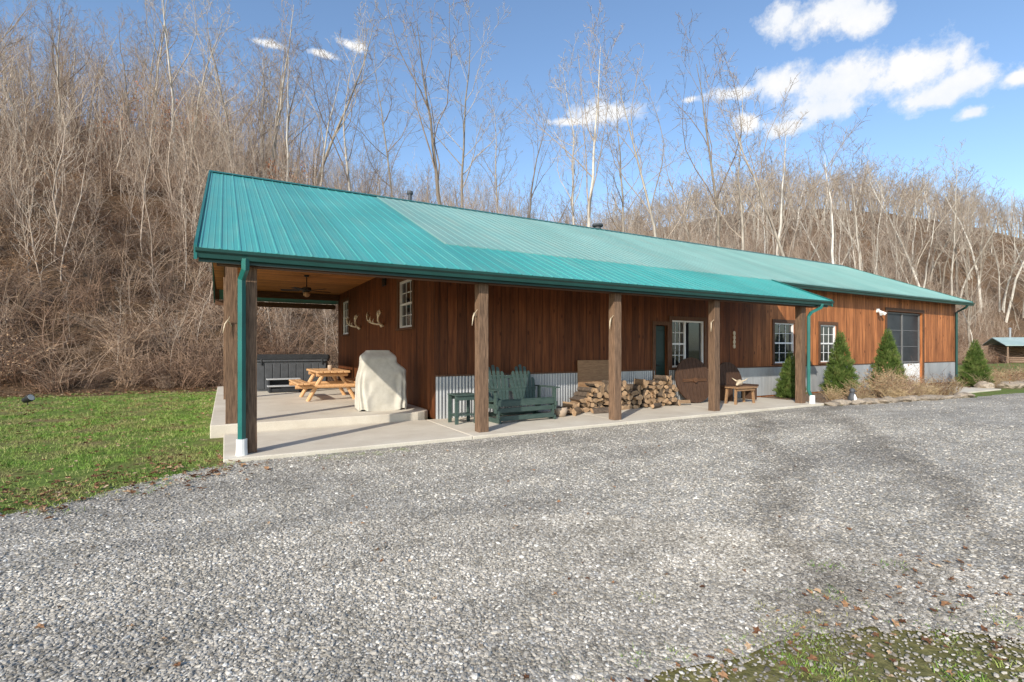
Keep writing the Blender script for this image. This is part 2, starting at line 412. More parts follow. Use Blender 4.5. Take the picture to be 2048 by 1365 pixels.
# ------------------------------------------------------------ house
HO = (3.8, 9.9, 0.0)
house = thing('house', HO, 'long brown board-sided house with green metal roof and wraparound porch', 'house')
def hp(name, mb, mats, bevel=0, smooth=False, parent=None, label=None):
    o = obj(name, mb.mesh(name, mats, smooth, HO), parent or house, bevel=bevel)
    if label: o['label'] = label
    return o
def rz(y, add=0.0):
    return (2.78 + (y-7.7)*0.4403 if y <= 14.9 else 5.95 - (y-14.9)*0.4403) + add
def wall_open(mb, x0, x1, z0, z1, ops, mk):
    xs = sorted(set([x0, x1] + [o[0] for o in ops] + [o[1] for o in ops]))
    for a, b in zip(xs[:-1], xs[1:]):
        op = [o for o in ops if o[0] <= a + 1e-6 and o[1] >= b - 1e-6]
        if not op: mk(a, b, z0, z1)
        else:
            o = op[0]
            if o[2] > z0 + 1e-6: mk(a, b, z0, o[2])
            if o[3] < z1 - 1e-6: mk(a, b, o[3], z1)
FW = [(10.05, 10.50, 0.0, 2.1), (10.67, 11.98, 0.95, 2.25), (15.27, 16.35, 1.0, 2.30), (17.85, 18.85, 1.0, 2.30), (22.4, 25.4, 0.0, 2.95)]
mb = MB()
wall_open(mb, 3.8, 28.6, -0.1, 3.60, FW, lambda a, b, c, d: mb.box(a, 9.9, c, b, 10.05, d))
GW = [(11.34, 12.43, 1.98, 3.13), (18.3, 19.4, 2.0, 3.18)]
wall_open(mb, 10.05, 20.25, 0.0, 3.62, GW, lambda a, b, c, d: mb.box(3.8, a, c, 3.95, b, d))
mb.box(3.95, 20.25, -0.1, 28.45, 20.4, 3.4)
mb.prism([(28.45, 10.05, -0.1), (28.45, 20.4, -0.1), (28.45, 20.4, 3.4), (28.45, 14.9, 5.83), (28.45, 10.05, 3.7)], (0.15, 0, 0))
mb.box(3.79, 9.885, 0.93, 3.90, 9.9, 3.6)
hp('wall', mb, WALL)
mb = MB()
mb.box(4.0, 10.1, 0.05, 28.4, 20.2, 0.1)
mb.box(4.0, 13.0, 0.1, 28.4, 13.05, 3.4)
hp('interior_partition', mb, BLACK)
def corr(mb, a, b, z0, z1, y, amp=0.014, pitch=0.075):
    n = int((b-a)/pitch*6); vs = []
    for i in range(n+1):
        x = a+(b-a)*i/n; yy = y - amp - amp*math.sin(2*math.pi*x/pitch)
        vs += [(x, yy, z0), (x, yy, z1)]
    mb.add(vs, [(2*i, 2*i+2, 2*i+3, 2*i+1) for i in range(n)])
mb = MB()
for a, b in ((3.8, 10.0), (10.56, 15.2), (15.2, 22.3), (25.5, 28.6)):
    corr(mb, a, b, 0.0, 0.88, 9.893)
hp('wainscot', mb, TIN, smooth=True)
mb = MB()
for a, b in ((3.8, 10.0), (10.56, 22.3), (25.5, 28.6)): mb.box(a, 9.862, 0.88, b, 9.898, 0.915)
hp('wainscot_cap', mb, TRIM)
mb = MB()
def slopeplate(mb, x0, x1, ya, yb, top, bot, mi=0):
    mb.add([(x0,ya,rz(ya,bot)),(x1,ya,rz(ya,bot)),(x1,yb,rz(yb,bot)),(x0,yb,rz(yb,bot)),(x0,ya,rz(ya,top)),(x1,ya,rz(ya,top)),(x1,yb,rz(yb,top)),(x0,yb,rz(yb,top))],
           [(0,3,2,1),(4,5,6,7),(0,1,5,4),(1,2,6,5),(2,3,7,6),(3,0,4,7)], mi)
slopeplate(mb, -0.25, 14.3, 7.85, 9.68, -0.07, -0.11)
mb.box(-0.25, 9.685, 3.53, 3.79, 20.3, 3.56)
hp('porch_ceiling', mb, CEIL)
# roof
def roofplate(mb, x0, x1, ya, yb, dz=0.0, pitch=0.2286):
    slopeplate(mb, x0, x1, ya, yb, dz, dz-0.03)
    n = int((x1-x0)/pitch)
    for i in range(n+1):
        x = x0 + 0.03 + i*pitch
        if x > x1-0.03: break
        w0, w1, h = 0.020, 0.009, 0.014
        pts = []
        for y in (ya-0.004 if yb > ya else ya+0.004, yb):
            z = rz(y, dz)
            pts += [(x-w0, y, z+0.001), (x-w1, y, z+h), (x+w1, y, z+h), (x+w0, y, z+0.001)]
        mb.add(pts, [(0,1,5,4),(1,2,6,5),(2,3,7,6),(0,3,2,1),(4,5,6,7)])
        for q in (0.076, 0.152):
            xx = x + q
            if xx > x1-0.02: break
            pts = []
            for y in (ya, yb):
                z = rz(y, dz)
                pts += [(xx-0.010, y, z+0.001), (xx, y, z+0.005), (xx+0.010, y, z+0.001)]
            mb.add(pts, [(0,1,4,3),(1,2,5,4)])
mb = MB()
roofplate(mb, 3.84, 29.0, 9.45, 14.9, 0.012)
roofplate(mb, 3.84, 29.0, 14.9, 21.0, 0.012)
roof = hp('roof', mb, ROOFW)
mb = MB()
roofplate(mb, -0.31, 3.838, 7.68, 14.9); roofplate(mb, -0.31, 3.838, 14.9, 21.0)
roofplate(mb, 3.84, 14.4, 7.68, 9.50)
hp('porch_roof', mb, ROOFN, label='bright teal metal roof over the porch')
mb = MB()
mb.add([(-0.32,14.72,rz(14.72,.03)),(29.02,14.72,rz(14.72,.03)),(29.02,14.9,5.99),(-0.32,14.9,5.99),(-0.32,15.08,rz(15.08,.03)),(29.02,15.08,rz(15.08,.03))], [(0,1,2,3),(3,2,5,4)])
for x0, x1, ya, yb in ((-0.35,-0.312,7.66,14.9),(-0.35,-0.312,14.9,21.0),(29.002,29.05,9.43,14.9),(29.002,29.05,14.9,21.0),(14.402,14.44,7.66,9.42)):
    slopeplate(mb, x0, x1, ya, yb, 0.035, -0.15)
hp('ridge_cap', mb, DSP)
mb = MB()
mb.box(-0.30, 7.76, 2.60, 14.38, 7.80, 2.76)
mb.box(14.46, 9.50, 3.40, 28.98, 9.54, 3.535)
mb.box(14.46, 9.54, 3.46, 28.98, 9.895, 3.49)
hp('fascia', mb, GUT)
mb = MB()
mb.box(-0.1, 7.92, 2.60, 14.2, 8.10, 2.84)
for y in (9.95,): mb.box(-0.02, y-0.1, 3.30, 0.18, 20.2, 3.52)
mb.box(0.2, 20.0, 3.30, 3.78, 20.18, 3.52)
hp('porch_beam', mb, BEAM, bevel=0.006)
mb = MB()
mb.prism([(-0.16, 9.78, 3.565), (-0.16, 20.0, 3.565), (-0.16, 14.9, 5.86)], (0.04, 0, 0))
for ya, yb in ((7.82, 14.88), (14.92, 20.9)): slopeplate(mb, -0.305, -0.17, ya, yb, -0.05, -0.09)
mb.box(-0.30, 20.8, 3.02, 3.8, 20.84, 3.2)
hp('gable_board', mb, BEAM)
# posts
for (x, y, z0, z1) in ((0.30, 8.02, 0.0, 2.60), (3.93, 8.0, 0, 2.60), (6.99, 8.0, 0, 2.60), (10.03, 8.0, 0, 2.60), (13.5, 8.0, 0, 2.60),
                  (0.10, 10.1, 0.16, 3.30), (0.06, 15.0, 0.16, 3.30), (0.06, 19.9, 0.16, 3.30)):
    mb = MB(); w = 0.092
    nz = 26; vs = []
    for j in range(nz+1):
        z = z0+(z1-z0)*j/nz
        for sx_, sy_ in ((-1,-1),(1,-1),(1,1),(-1,1)):
            k = 0.004*mnoise.noise(Vector((x*7+sx_, z*3, y+sy_*3)))
            vs.append((x+sx_*(w+k), y+sy_*(w+k), z))
    mb.add(vs, [(4*j+a, 4*j+(a+1) % 4, 4*(j+1)+(a+1) % 4, 4*(j+1)+a) for j in range(nz) for a in range(4)] + [(3,2,1,0), (4*nz, 4*nz+1, 4*nz+2, 4*nz+3)])
    hp('post', mb, POST, bevel=0.006)
# gutters
def gutter(x0, x1, y, z):
    prof = [(y, z), (y, z-0.11), (y-0.075, z-0.115), (y-0.085, z-0.06), (y-0.115, z-0.035), (y-0.12, z+0.004), (y-0.105, z+0.004), (y-0.10, z-0.02), (y-0.02, z-0.03)]
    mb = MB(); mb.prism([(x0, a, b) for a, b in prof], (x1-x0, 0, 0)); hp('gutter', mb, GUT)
gutter(-0.33, 14.46, 7.75, 2.755); gutter(14.47, 29.05, 9.49, 3.50)
def downspout(pts, base=True, green=DSP):
    mb = MB()
    mb.tube(pts, 0.052, 4, caps=True)
    o = hp('downspout', mb, green, bevel=0.006)
    if base:
        p = pts[-1]; m2 = MB(); m2.tube([(p[0], p[1], p[2]+0.10), (p[0], p[1], p[2]-0.02), (p[0], p[1], -0.06)], [0.07, 0.07, 0.08], 14)
        hp('drain_pipe', m2, WHITE)
downspout([(0.24, 7.68, 2.67), (0.24, 7.70, 2.53), (0.20, 7.84, 2.41), (0.20, 7.85, 2.2), (0.20, 7.85, 0.12)])
downspout([(13.95, 7.68, 2.67), (13.93, 7.70, 2.57), (13.72, 7.84, 2.44), (13.60, 7.84, 2.33), (13.60, 7.84, 0.35), (13.66, 7.78, 0.12)])
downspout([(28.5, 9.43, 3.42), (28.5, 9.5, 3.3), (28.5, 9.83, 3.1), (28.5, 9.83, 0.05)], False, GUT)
# windows
def window(axisx, a, b, z0, z1, plane, split='h', grid=(3, 2)):
    def B(mb, u0, u1, w0, w1, c, d):
        if axisx: mb.box(u0, plane+w0, c, u1, plane+w1, d)
        else: mb.box(plane+w0, u0, c, plane+w1, u1, d)
    w = MB(); B(w, a, b, 0.075, 0.08, z0, z1)
    win = hp('window', w, GLASS)
    f = MB(); t = 0.045
    B(f, a, a+t, 0.02, 0.10, z0, z1); B(f, b-t, b, 0.02, 0.10, z0, z1)
    B(f, a+t, b-t, 0.02, 0.10, z0, z0+t); B(f, a+t, b-t, 0.02, 0.10, z1-t, z1)
    zm = (z0+z1)/2; xm = (a+b)/2
    m = 0.008
    if split == 'h':
        B(f, a+t, b-t, 0.035, 0.07, zm-0.025, zm+0.025)
        for (c, d) in ((z0+t, zm-0.025), (zm+0.025, z1-t)):
            for i in range(1, grid[0]):
                u = a+t+(b-a-2*t)*i/grid[0]; B(f, u-m, u+m, 0.06, 0.072, c, d)
            for i in range(1, grid[1]):
                z = c+(d-c)*i/grid[1]; B(f, a+t, b-t, 0.062, 0.073, z-m, z+m)
    else:
        B(f, xm-0.12, xm-0.06, 0.03, 0.07, z0+t, z1-t)
        B(f, a+t, xm-0.12, 0.03, 0.07, zm-0.025, zm+0.02)
        for (c, d) in ((z0+t, zm-0.025), (zm+0.02, z1-t)):
            for i in (1, 2):
                u = a+t+(xm-0.12-a-t)*i/3; B(f, u-m, u+m, 0.06, 0.072, c, d)
            z = (c+d)/2; B(f, a+t, xm-0.12, 0.062, 0.073, z-m, z+m)
    hp('frame', f, WHITE, parent=None).parent = win
    tr = MB(); q = 0.11
    B(tr, a-q, a, -0.03, -0.002, z0-0.02, z1+q); B(tr, b, b+q, -0.03, -0.002, z0-0.02, z1+q)
    B(tr, a, b, -0.03, -0.002, z1, z1+q)
    hp('trim', tr, TRIM, bevel=0.004).parent = win
    sl = MB(); B(sl, a-q-0.02, b+q+0.02, -0.06, 0.0195, z0-0.06, z0-0.021)
    hp('sill', sl, TRIM, bevel=0.004).parent = win
window(True, 10.67, 11.98, 0.95, 2.25, 9.9, 'v')
window(True, 15.27, 16.35, 1.0, 2.30, 9.9)
window(True, 17.85, 18.85, 1.0, 2.30, 9.9)
window(False, 11.34, 12.43, 1.98, 3.13, 3.8)
window(False, 18.3, 19.4, 2.0, 3.18, 3.8)
# door
mb = MB(); mb.box(10.07, 9.96, 0.01, 10.48, 10.0, 2.08); mb.box(10.13, 9.945, 1.1, 10.42, 9.959, 1.95); mb.box(10.13, 9.945, 0.15, 10.42, 9.959, 0.95)
dr = hp('door', mb, DOORM, bevel=0.005)
mb = MB(); mb.tube([(10.12, 9.96, 1.02), (10.12, 9.90, 1.02)], 0.02, 10); mb.tube([(10.12, 9.90, 1.02), (10.22, 9.90, 1.02)], 0.012, 8)
hp('handle', mb, BLACK).parent = dr
mb = MB(); mb.box(9.94, 9.87, 0.0, 10.05, 9.898, 2.2); mb.box(10.50, 9.87, 0.0, 10.555, 9.898, 2.2); mb.box(10.05, 9.87, 2.1, 10.50, 9.898, 2.2)
hp('door_trim', mb, TRIM)
# garage screen opening
mb = MB(); mb.box(22.42, 10.02, 0.0, 25.38, 10.03, 2.93)
gd = hp('garage_door', mb, SCREEN, label='black screened garage door')
mb = MB()
for z in (0.9, 2.87): mb.box(22.49, 9.985, z, 25.31, 10.02, z+0.06)
mb.box(22.49, 10.0, 1.55, 25.31, 10.019, 1.575); mb.box(22.49, 10.0, 2.2, 25.31, 10.019, 2.225)
for x in (22.42, 23.86, 25.31): mb.box(x, 9.98, 0, x+0.07, 10.019, 2.93)
hp('door_rail', mb, FRAMEG).parent = gd
mb = MB(); mb.box(23.98, 9.95, 0.02, 25.30, 9.978, 0.86); mb.box(24.04, 9.94, 0.08, 25.24, 9.949, 0.80)
hp('lower_panel', mb, WHITE, bevel=0.006).parent = gd
mb = MB(); mb.box(22.28, 9.86, 0, 22.4, 9.898, 3.08); mb.box(25.4, 9.86, 0, 25.5, 9.898, 3.08); mb.box(22.4, 9.86, 2.95, 25.4, 9.898, 3.08)
hp('garage_trim', mb, TRIM)
# chimneys
for x, y, z, r in ((5.06, 15.4, 6.42, 0.06), (12.5, 15.3, 6.28, 0.13)):
    mb = MB(); mb.tube([(x, y, 5.6), (x, y, z-0.1)], r, 14); mb.tube([(x, y, z-0.1), (x, y, z-0.06), (x, y, z), (x, y, z+0.02)], [r*1.5, r*1.7, r*1.5, r*0.5], 14)
    mb.tube([(x, y, 5.72), (x, y, 5.86)], [r*2.2, r*1.05], 14)
    hp('chimney', mb, TUBM).parent = roof
mb = MB(); mb.box(21.62, 9.84, 2.86, 21.78, 9.895, 3.0); mb.tube([(21.66, 9.84, 2.92), (21.6, 9.74, 2.84), (21.56, 9.68, 2.78)], [0.03, 0.05, 0.07], 10)
mb.tube([(21.74, 9.84, 2.92), (21.80, 9.74, 2.84), (21.84, 9.68, 2.78)], [0.03, 0.05, 0.07], 10)
hp('wall_lamp', mb, WHITE)
mb = MB(); mb.box(3.76, 13.55, 3.18, 3.797, 13.85, 3.42)
for k in range(5): mb.box(3.745, 13.57, 3.2+k*0.042, 3.76, 13.83, 3.22+k*0.042)
hp('vent', mb, BLACK)
mb = MB()
for z in (1.93, 1.80, 1.67, 1.54):
    mb.prism([(13.3+0.05*math.cos(t*math.pi/8), 9.897, z+0.066*math.sin(t*math.pi/8)) for t in range(16)], (0, -0.02, 0))
pl = obj('wall_plaque', mb.mesh('wall_plaque', BONE, off=(13.3, 9.897, 1.74)), loc=(13.3, 9.897, 1.74))
tag(pl, 'small pale oval wall plaque hanging on brown siding', 'plaque')

# ------------------------------------------------------------ antlers
def antler_mesh():
    mb = MB()
    for s in (-1, 1):
        main = []
        for i in range(9):
            t = i/8; main.append((s*(0.04+0.34*math.sin(t*1.6)), -0.03-0.20*math.sin(t*2.4), 0.02+0.30*t*t+0.05*t))
        mb.tube(main, [0.027*(1-0.7*i/8)+0.004 for i in range(9)], 7)
        for i, L in ((2, 0.14), (3, 0.20), (5, 0.20), (6, 0.15), (7, 0.12)):
            p = Vector(main[i]); mb.tube([p, p+Vector((s*0.01, -0.02, L*0.5)), p+Vector((-s*0.01, -0.01, L))], [0.017, 0.014, 0.004], 6)
    mb.tube([(0, 0.0, -0.05), (0, -0.04, 0.02), (0, -0.05, 0.05)], [0.05, 0.045, 0.02], 10)
    return mb.mesh('antlers', BONE, True)
AM = antler_mesh()
for i, (y, z) in enumerate(((16.6, 2.15), (13.9, 2.12))):
    o = obj('antlers', AM, loc=(3.79, y, z), rotz=-math.pi/2); o.scale = (1.7, 1.2, 0.95); tag(o, 'pale deer antlers mounted on brown gable wall', 'antlers', 'antlers on the gable wall')
mb = MB(); mb.tube([(0, 0, 0), (-0.06, -0.05, 0.10), (-0.10, -0.08, 0.03), (-0.13, -0.1, -0.12)][::1], [0.012, 0.016, 0.012, 0.004], 7); mb.tube([(-0.05, -0.04, 0.09), (-0.03, -0.1, 0.16)], [0.01, 0.003], 6)
HM = mb.mesh('antler_hook', BONE, True)
for x, y, z in ((0.1, 10.0, 1.85), (3.83, 8.0, 1.98), (6.89, 8.0, 1.98), (9.93, 8.0, 1.98)):
    o = obj('antler_hook', HM, loc=(x, y, z)); tag(o, 'curved antler hook fixed to a rough porch post', 'antler hook', 'antler hooks on the porch posts')

# ------------------------------------------------------------ ceiling fan
fan = thing('ceiling_fan', (2.0, 15.2, 3.1), 'dark ceiling fan hanging from pine porch ceiling', 'ceiling fan')
mb = MB(); mb.tube([(0,0,0.44),(0,0,0.40),(0,0,0.38)], [0.07,0.07,0.02], 12); mb.tube([(0,0,0.40),(0,0,0.08)], 0.014, 8)
obj('rod', mb.mesh('rod', BLACK), fan)
mb = MB(); mb.tube([(0,0,0.10),(0,0,0.08),(0,0,0.0),(0,0,-0.04)], [0.05,0.12,0.13,0.06], 16); obj('motor', mb.mesh('motor', BLACK), fan)
mb = MB(); mb.tube([(0,0,-0.04),(0,0,-0.07),(0,0,-0.14),(0,0,-0.18)], [0.06,0.10,0.09,0.03], 14); obj('lamp_shade', mb.mesh('lamp_shade', TANW, True), fan)
for k in range(5):
    a = k*2*math.pi/5+0.3
    mb = MB(); M = Matrix.Rotation(a, 4, 'Z') @ Matrix.Rotation(0.2, 4, 'X')
    mb.box(0.12, -0.02, 0.0, 0.2, 0.02, 0.012, M=M); mb.box(0.2, -0.065, 0.0, 0.68, 0.065, 0.012, M=M)
    obj('blade', mb.mesh('blade', BLACK), fan, bevel=0.004)

# ------------------------------------------------------------ hot tub
tub = thing('hot_tub', (1.85, 18.25, 0.16), 'dark grey square hot tub with folding cover on patio', 'hot tub')
def rrect(w, d, r, n=5):
    pts = []
    for cx, cy, a0 in ((w-r, d-r, 0), (-w+r, d-r, 90), (-w+r, -d+r, 180), (w-r, -d+r, 270)):
        for k in range(n+1):
            a = math.radians(a0+90*k/n); pts.append((cx+r*math.cos(a), cy+r*math.sin(a)))
    return pts
mb = MB(); mb.prism([(x, y, 0.0) for x, y in rrect(1.08, 1.0, 0.14)], (0, 0, 0.90))
for x in np.arange(-0.9, 0.91, 0.225): mb.box(x-0.1, -1.015, 0.06, x+0.1, -0.995, 0.84)
for y in np.arange(-0.8, 0.81, 0.225): mb.box(-1.095, y-0.1, 0.06, -1.075, y+0.1, 0.84)
obj('tub_body', mb.mesh('tub_body', TUBM), tub, bevel=0.008)
mb = MB(); mb.prism([(x, y, 0.905) for x, y in rrect(1.12, 1.04, 0.14)], (0, 0, 0.06)); obj('rim', mb.mesh('rim', TUBM), tub, bevel=0.01)
mb = MB(); mb.prism([(x, y-0.53, 0.97) for x, y in rrect(1.13, 0.52, 0.1)], (0, 0, 0.15)); mb.prism([(x, y+0.53, 0.97) for x, y in rrect(1.13, 0.52, 0.1)], (0, 0, 0.15))
mb.box(-0.9, -1.06, 0.80, -0.86, -1.02, 1.0); mb.box(0.86, -1.06, 0.80, 0.9, -1.02, 1.0)
obj('cover', mb.mesh('cover', TUBC), tub, bevel=0.025)
st = thing('spa_step', (1.55, 16.75, 0.16), 'two-tread dark steps with grey treads beside hot tub', 'steps')
mb = MB()
for s in (-0.42, 0.40): mb.prism([(s, -0.3, 0), (s, 0.3, 0), (s, 0.3, 0.36), (s, 0.02, 0.36), (s, 0.02, 0.17), (s, -0.3, 0.17)], (0.04, 0, 0))
mb.box(-0.38, 0.25, 0.02, 0.4, 0.28, 0.35); mb.box(-0.38, -0.28, 0.02, 0.4, -0.26, 0.12)
obj('step_frame', mb.mesh('step_frame', TUBC), st)
mb = MB(); mb.box(-0.46, -0.32, 0.172, 0.48, 0.0, 0.21); mb.box(-0.46, 0.0, 0.362, 0.48, 0.32, 0.40)
obj('tread', mb.mesh('tread', GREYT), st, bevel=0.01)

# ------------------------------------------------------------ picnic table (log style)
pt = thing('picnic_table', (2.35, 14.0, 0.16), 'varnished pine log picnic table with attached benches on patio', 'picnic table')
mb = MB()
for k in range(5):
    x = -0.32+0.16*k; mb.box(x-0.074, -0.95, 0.70, x+0.074, 0.95, 0.755)
obj('table_top', mb.mesh('table_top', PINE), pt, bevel=0.012)
for s in (-1, 1):
    mb = MB()
    for k in range(2): x = s*(0.62+0.15*k); mb.box(x-0.07, -0.95, 0.42, x+0.07, 0.95, 0.47)
    obj('bench_seat', mb.mesh('bench_seat', PINE), pt, bevel=0.012)
for y in (-0.65, 0.65):
    for s in (-1, 1):
        mb = MB(); mb.tube([(s*0.58, y+s*0.04, 0.0), (s*0.20, y+s*0.04, 0.69)], 0.05, 10); obj('leg', mb.mesh('leg', PINE, False), pt)
    mb = MB(); mb.tube([(-0.86, y-0.05, 0.365), (0.86, y-0.05, 0.365)], 0.05, 10); mb.tube([(-0.38, y-0.05, 0.65), (0.38, y-0.05, 0.65)], 0.045, 10)
    obj('crossbeam', mb.mesh('crossbeam', PINE, False), pt)
mb = MB(); mb.tube([(0, 0, 0), (0, 0, 0.005), (0, 0, 0.10), (0, 0, 0.13)], [0.05, 0.06, 0.06, 0.055], 12)
o = obj('candle_jar', mb.mesh('candle_jar', TERRA, True), loc=(2.35, 13.6, 0.916)); tag(o, 'small reddish jar standing on the picnic table', 'jar')

# ------------------------------------------------------------ covered grill
def grill():
    mb = MB(); rows = []
    zs = list(np.linspace(0, 1.16, 44)) + [1.19, 1.215, 1.235, 1.245, 1.25]
    n = 150
    for z in zs:
        t = sst(0.80, 1.02, z); u = 0.52 - 0.20*t
        top = sst(1.06, 1.25, z)
        L = -0.48+0.07*sst(0.5, 1.1, z)+0.12*top*top; R = u-0.13*top*top
        b = 0.32-0.06*sst(0.7, 1.1, z)-0.14*top
        if z >= 1.249: L, R, b = -0.20, 0.12, 0.06
        cx = (L+R)/2; a = (R-L)/2; row = []
        for k in range(n):
            th = 2*math.pi*k/n; c, s = math.cos(th), math.sin(th)
            e = 0.3
            x = a*math.copysign(abs(c)**e, c); y = b*math.copysign(abs(s)**e, s)
            w = (1-0.8*top)
            n1 = mnoise.noise(Vector((x*2.2, y*2.2, z*1.0)))
            n2 = 1-abs(mnoise.noise(Vector((x*4.5+z*1.0, y*4+2, z*1.6-x))))*2.6
            fold = (0.02*n1 + 0.036*max(-0.3, n2-0.4))*w
            vert = 0.026*(1-sst(0.2, 0.95, z))*math.sin(th*13+n1*4)
            fr = (fold+vert)
            row.append((cx+x*(1+fr*0.9), y*(1+2.2*fr), z + (0.02*math.sin(th*5) if z == 0 else 0)))
        rows.append(row)
    vs = [p for r in rows for p in r]
    fs = [(j*n+k, j*n+(k+1) % n, (j+1)*n+(k+1) % n, (j+1)*n+k) for j in range(len(zs)-1) for k in range(n)]
    fs.append(tuple((len(zs)-1)*n+k for k in range(n)))
    mb.add(vs, fs); return mb.mesh('grill_cover', CANVAS, True)
g = thing('covered_grill', (2.9, 10.85, 0.18), 'barbecue grill under wrinkled beige canvas cover on patio', 'grill', rotz=-0.1)
o = obj('grill_cover', grill(), g)
for x in (-0.4, 0.4):
    mb = MB(); mb.tube([(x, -0.25, 0.0), (x, 0.25, 0.0)], 0.02, 8); obj('wheel', mb.mesh('wheel', BLACK), g)

# ------------------------------------------------------------ green glider + side table
gl = thing('glider_bench', (5.28, 9.05, 0.0), 'dark green fan-back double glider bench on porch', 'bench', rotz=0.04)
def slats(cx):
    mb = MB()
    for k in range(7):
        u = (k-3)/3
        a = u*0.13; L = 0.84 - 0.24*u*u
        M = Matrix.Translation((cx+u*0.222, 0.22, 0.30)) @ Matrix.Rotation(-0.28, 4, 'X') @ Matrix.Rotation(a, 4, 'Y')
        l0 = L-0.045*abs(u)
        wl = 0.034
        hl_, hr_ = (0.05*abs(u), 0.0) if u < 0 else (0.0, 0.05*abs(u))
        hm = 0.012
        prof = [(-wl, 0), (wl, 0), (wl, l0-hr_), (0, l0+hm), (-wl, l0-hl_)]
        vs = [tuple(M @ Vector((px, -0.011, pz))) for px, pz in prof] + [tuple(M @ Vector((px, 0.011, pz))) for px, pz in prof]
        mb.add(vs, [(0,1,2,3,4), (9,8,7,6,5)] + [(i, i+5, (i+1) % 5+5, (i+1) % 5) for i in range(5)])
    return mb
for cx in (-0.34, 0.34): obj('backrest', slats(cx).mesh('backrest', GREENP), gl)
mb = MB()
for k in range(7):
    y = -0.30+k*0.085; z = 0.44-0.012*k; mb.box(-0.68, y-0.037, z-0.012, 0.68, y+0.037, z+0.012)
mb.box(-0.68, -0.35, 0.32, 0.68, -0.33, 0.43); mb.bar((-0.66, 0.31, 0.60), (0.66, 0.31, 0.60), 0.03, 0.07); mb.bar((-0.5, 0.40, 0.86), (0.5, 0.40, 0.86), 0.03, 0.06)
obj('seat', mb.mesh('seat', GREENP), gl, bevel=0.004)
for s in (-1, 1):
    mb = MB(); mb.box(s*0.74-0.06, -0.40, 0.64, s*0.74+0.06, 0.38, 0.665); obj('armrest', mb.mesh('armrest', GREENP), gl, bevel=0.01)
    mb = MB()
    mb.box(s*0.71-0.02, -0.36, 0.20, s*0.71+0.02, -0.27, 0.638); mb.box(s*0.71-0.02, 0.20, 0.20, s*0.71+0.02, 0.28, 0.638)
    mb.box(s*0.71-0.02, -0.40, 0.28, s*0.71+0.02, 0.36, 0.37)
    mb.box(s*0.66-0.02, -0.42, 0.0, s*0.66+0.02, 0.40, 0.09); mb.box(s*0.66-0.02, -0.36, 0.09, s*0.66+0.02, -0.28, 0.30); mb.box(s*0.66-0.02, 0.22, 0.09, s*0.66+0.02, 0.3, 0.30)
    obj('leg', mb.mesh('leg', GREENP), gl, bevel=0.004)
mb = MB(); mb.box(-0.64, -0.40, 0.05, 0.64, -0.36, 0.14); mb.box(-0.64, 0.30, 0.05, 0.64, 0.34, 0.14); mb.box(-0.64, -0.34, 0.20, 0.64, -0.31, 0.29)
obj('base_rail', mb.mesh('base_rail', GREENP), gl, bevel=0.004)
tb = thing('side_table', (4.08, 9.15, 0.0), 'small dark green slatted side table beside the glider', 'side table')
mb = MB()
for k in range(5): mb.box(-0.24, -0.2+k*0.09-0.04, 0.55, 0.24, -0.2+k*0.09+0.04, 0.575)
mb.box(-0.22, -0.21, 0.46, 0.22, -0.19, 0.549); mb.box(-0.22, 0.17, 0.46, 0.22, 0.19, 0.549)
obj('table_top', mb.mesh('table_top', GREENP), tb, bevel=0.004)
mb = MB()
for k in range(4): mb.box(-0.18, -0.14+k*0.09-0.04, 0.16, 0.18, -0.14+k*0.09+0.04, 0.18)
mb.box(-0.17, -0.16, 0.13, -0.15, 0.16, 0.159)
obj('shelf', mb.mesh('shelf', GREENP), tb, bevel=0.004)
for x in (-0.2, 0.2):
    for y in (-0.17, 0.17):
        mb = MB(); mb.box(x-0.035, y-0.018, 0, x+0.035, y+0.018, 0.548); obj('leg', mb.mesh('leg', GREENP), tb, bevel=0.004)

# ------------------------------------------------------------ firewood
def logmesh(seed):
    r = random.Random(seed); mb = MB(); L = 0.42; R = r.uniform(0.068, 0.092)
    typ = seed % 3
    if typ == 0: ang = [i*math.pi*2/9 for i in range(9)]; pts = [(R*0.75*math.cos(a)*r.uniform(.9, 1.08), R*0.75*math.sin(a)*r.uniform(.9, 1.08)) for a in ang]
    else:
        span = math.radians(r.uniform(80, 140)); st = r.uniform(0, 6.28)
        pts = [(0, 0)] + [(R*1.35*math.cos(st+span*i/4)*r.uniform(.92, 1.06), R*1.35*math.sin(st+span*i/4)*r.uniform(.92, 1.06)) for i in range(5)]
        cx = sum(p[0] for p in pts)/6; cy = sum(p[1] for p in pts)/6; pts = [(p[0]-cx, p[1]-cy) for p in pts]
    n = len(pts); vs = []
    for j in range(4):
        y = -L/2+L*j/3
        for p in pts:
            k = 1+r.uniform(-.05, .05); vs.append((p[0]*k, y + (r.uniform(-.008, .008) if j in (0, 3) else 0), p[1]*k))
    for j in range(3):
        for k in range(n):
            k2 = (k+1) % n
            mi = 2 if (typ == 0 or 1 <= k <= n-2) else 1
            mb.add([vs[j*n+k], vs[j*n+k2], vs[(j+1)*n+k2], vs[(j+1)*n+k]], [(0, 1, 2, 3)], mi)
    mb.add(vs[:n], [tuple(range(n))], 0); mb.add(vs[3*n:], [tuple(range(n))[::-1]], 0)
    return mb.mesh('log', [LOGEND, LOGSIDE, BARK])
LM = [logmesh(s) for s in range(9)]
def logprof(x):
    if x < 6.75: return 0
    return 0.15+0.50*sst(6.8, 7.5, x) + 0.05*math.sin(x*4) - 0.22*math.exp(-((x-8.6)/0.25)**2) - 0.34*sst(9.8, 10.3, x)
z = 0.06; row = 0
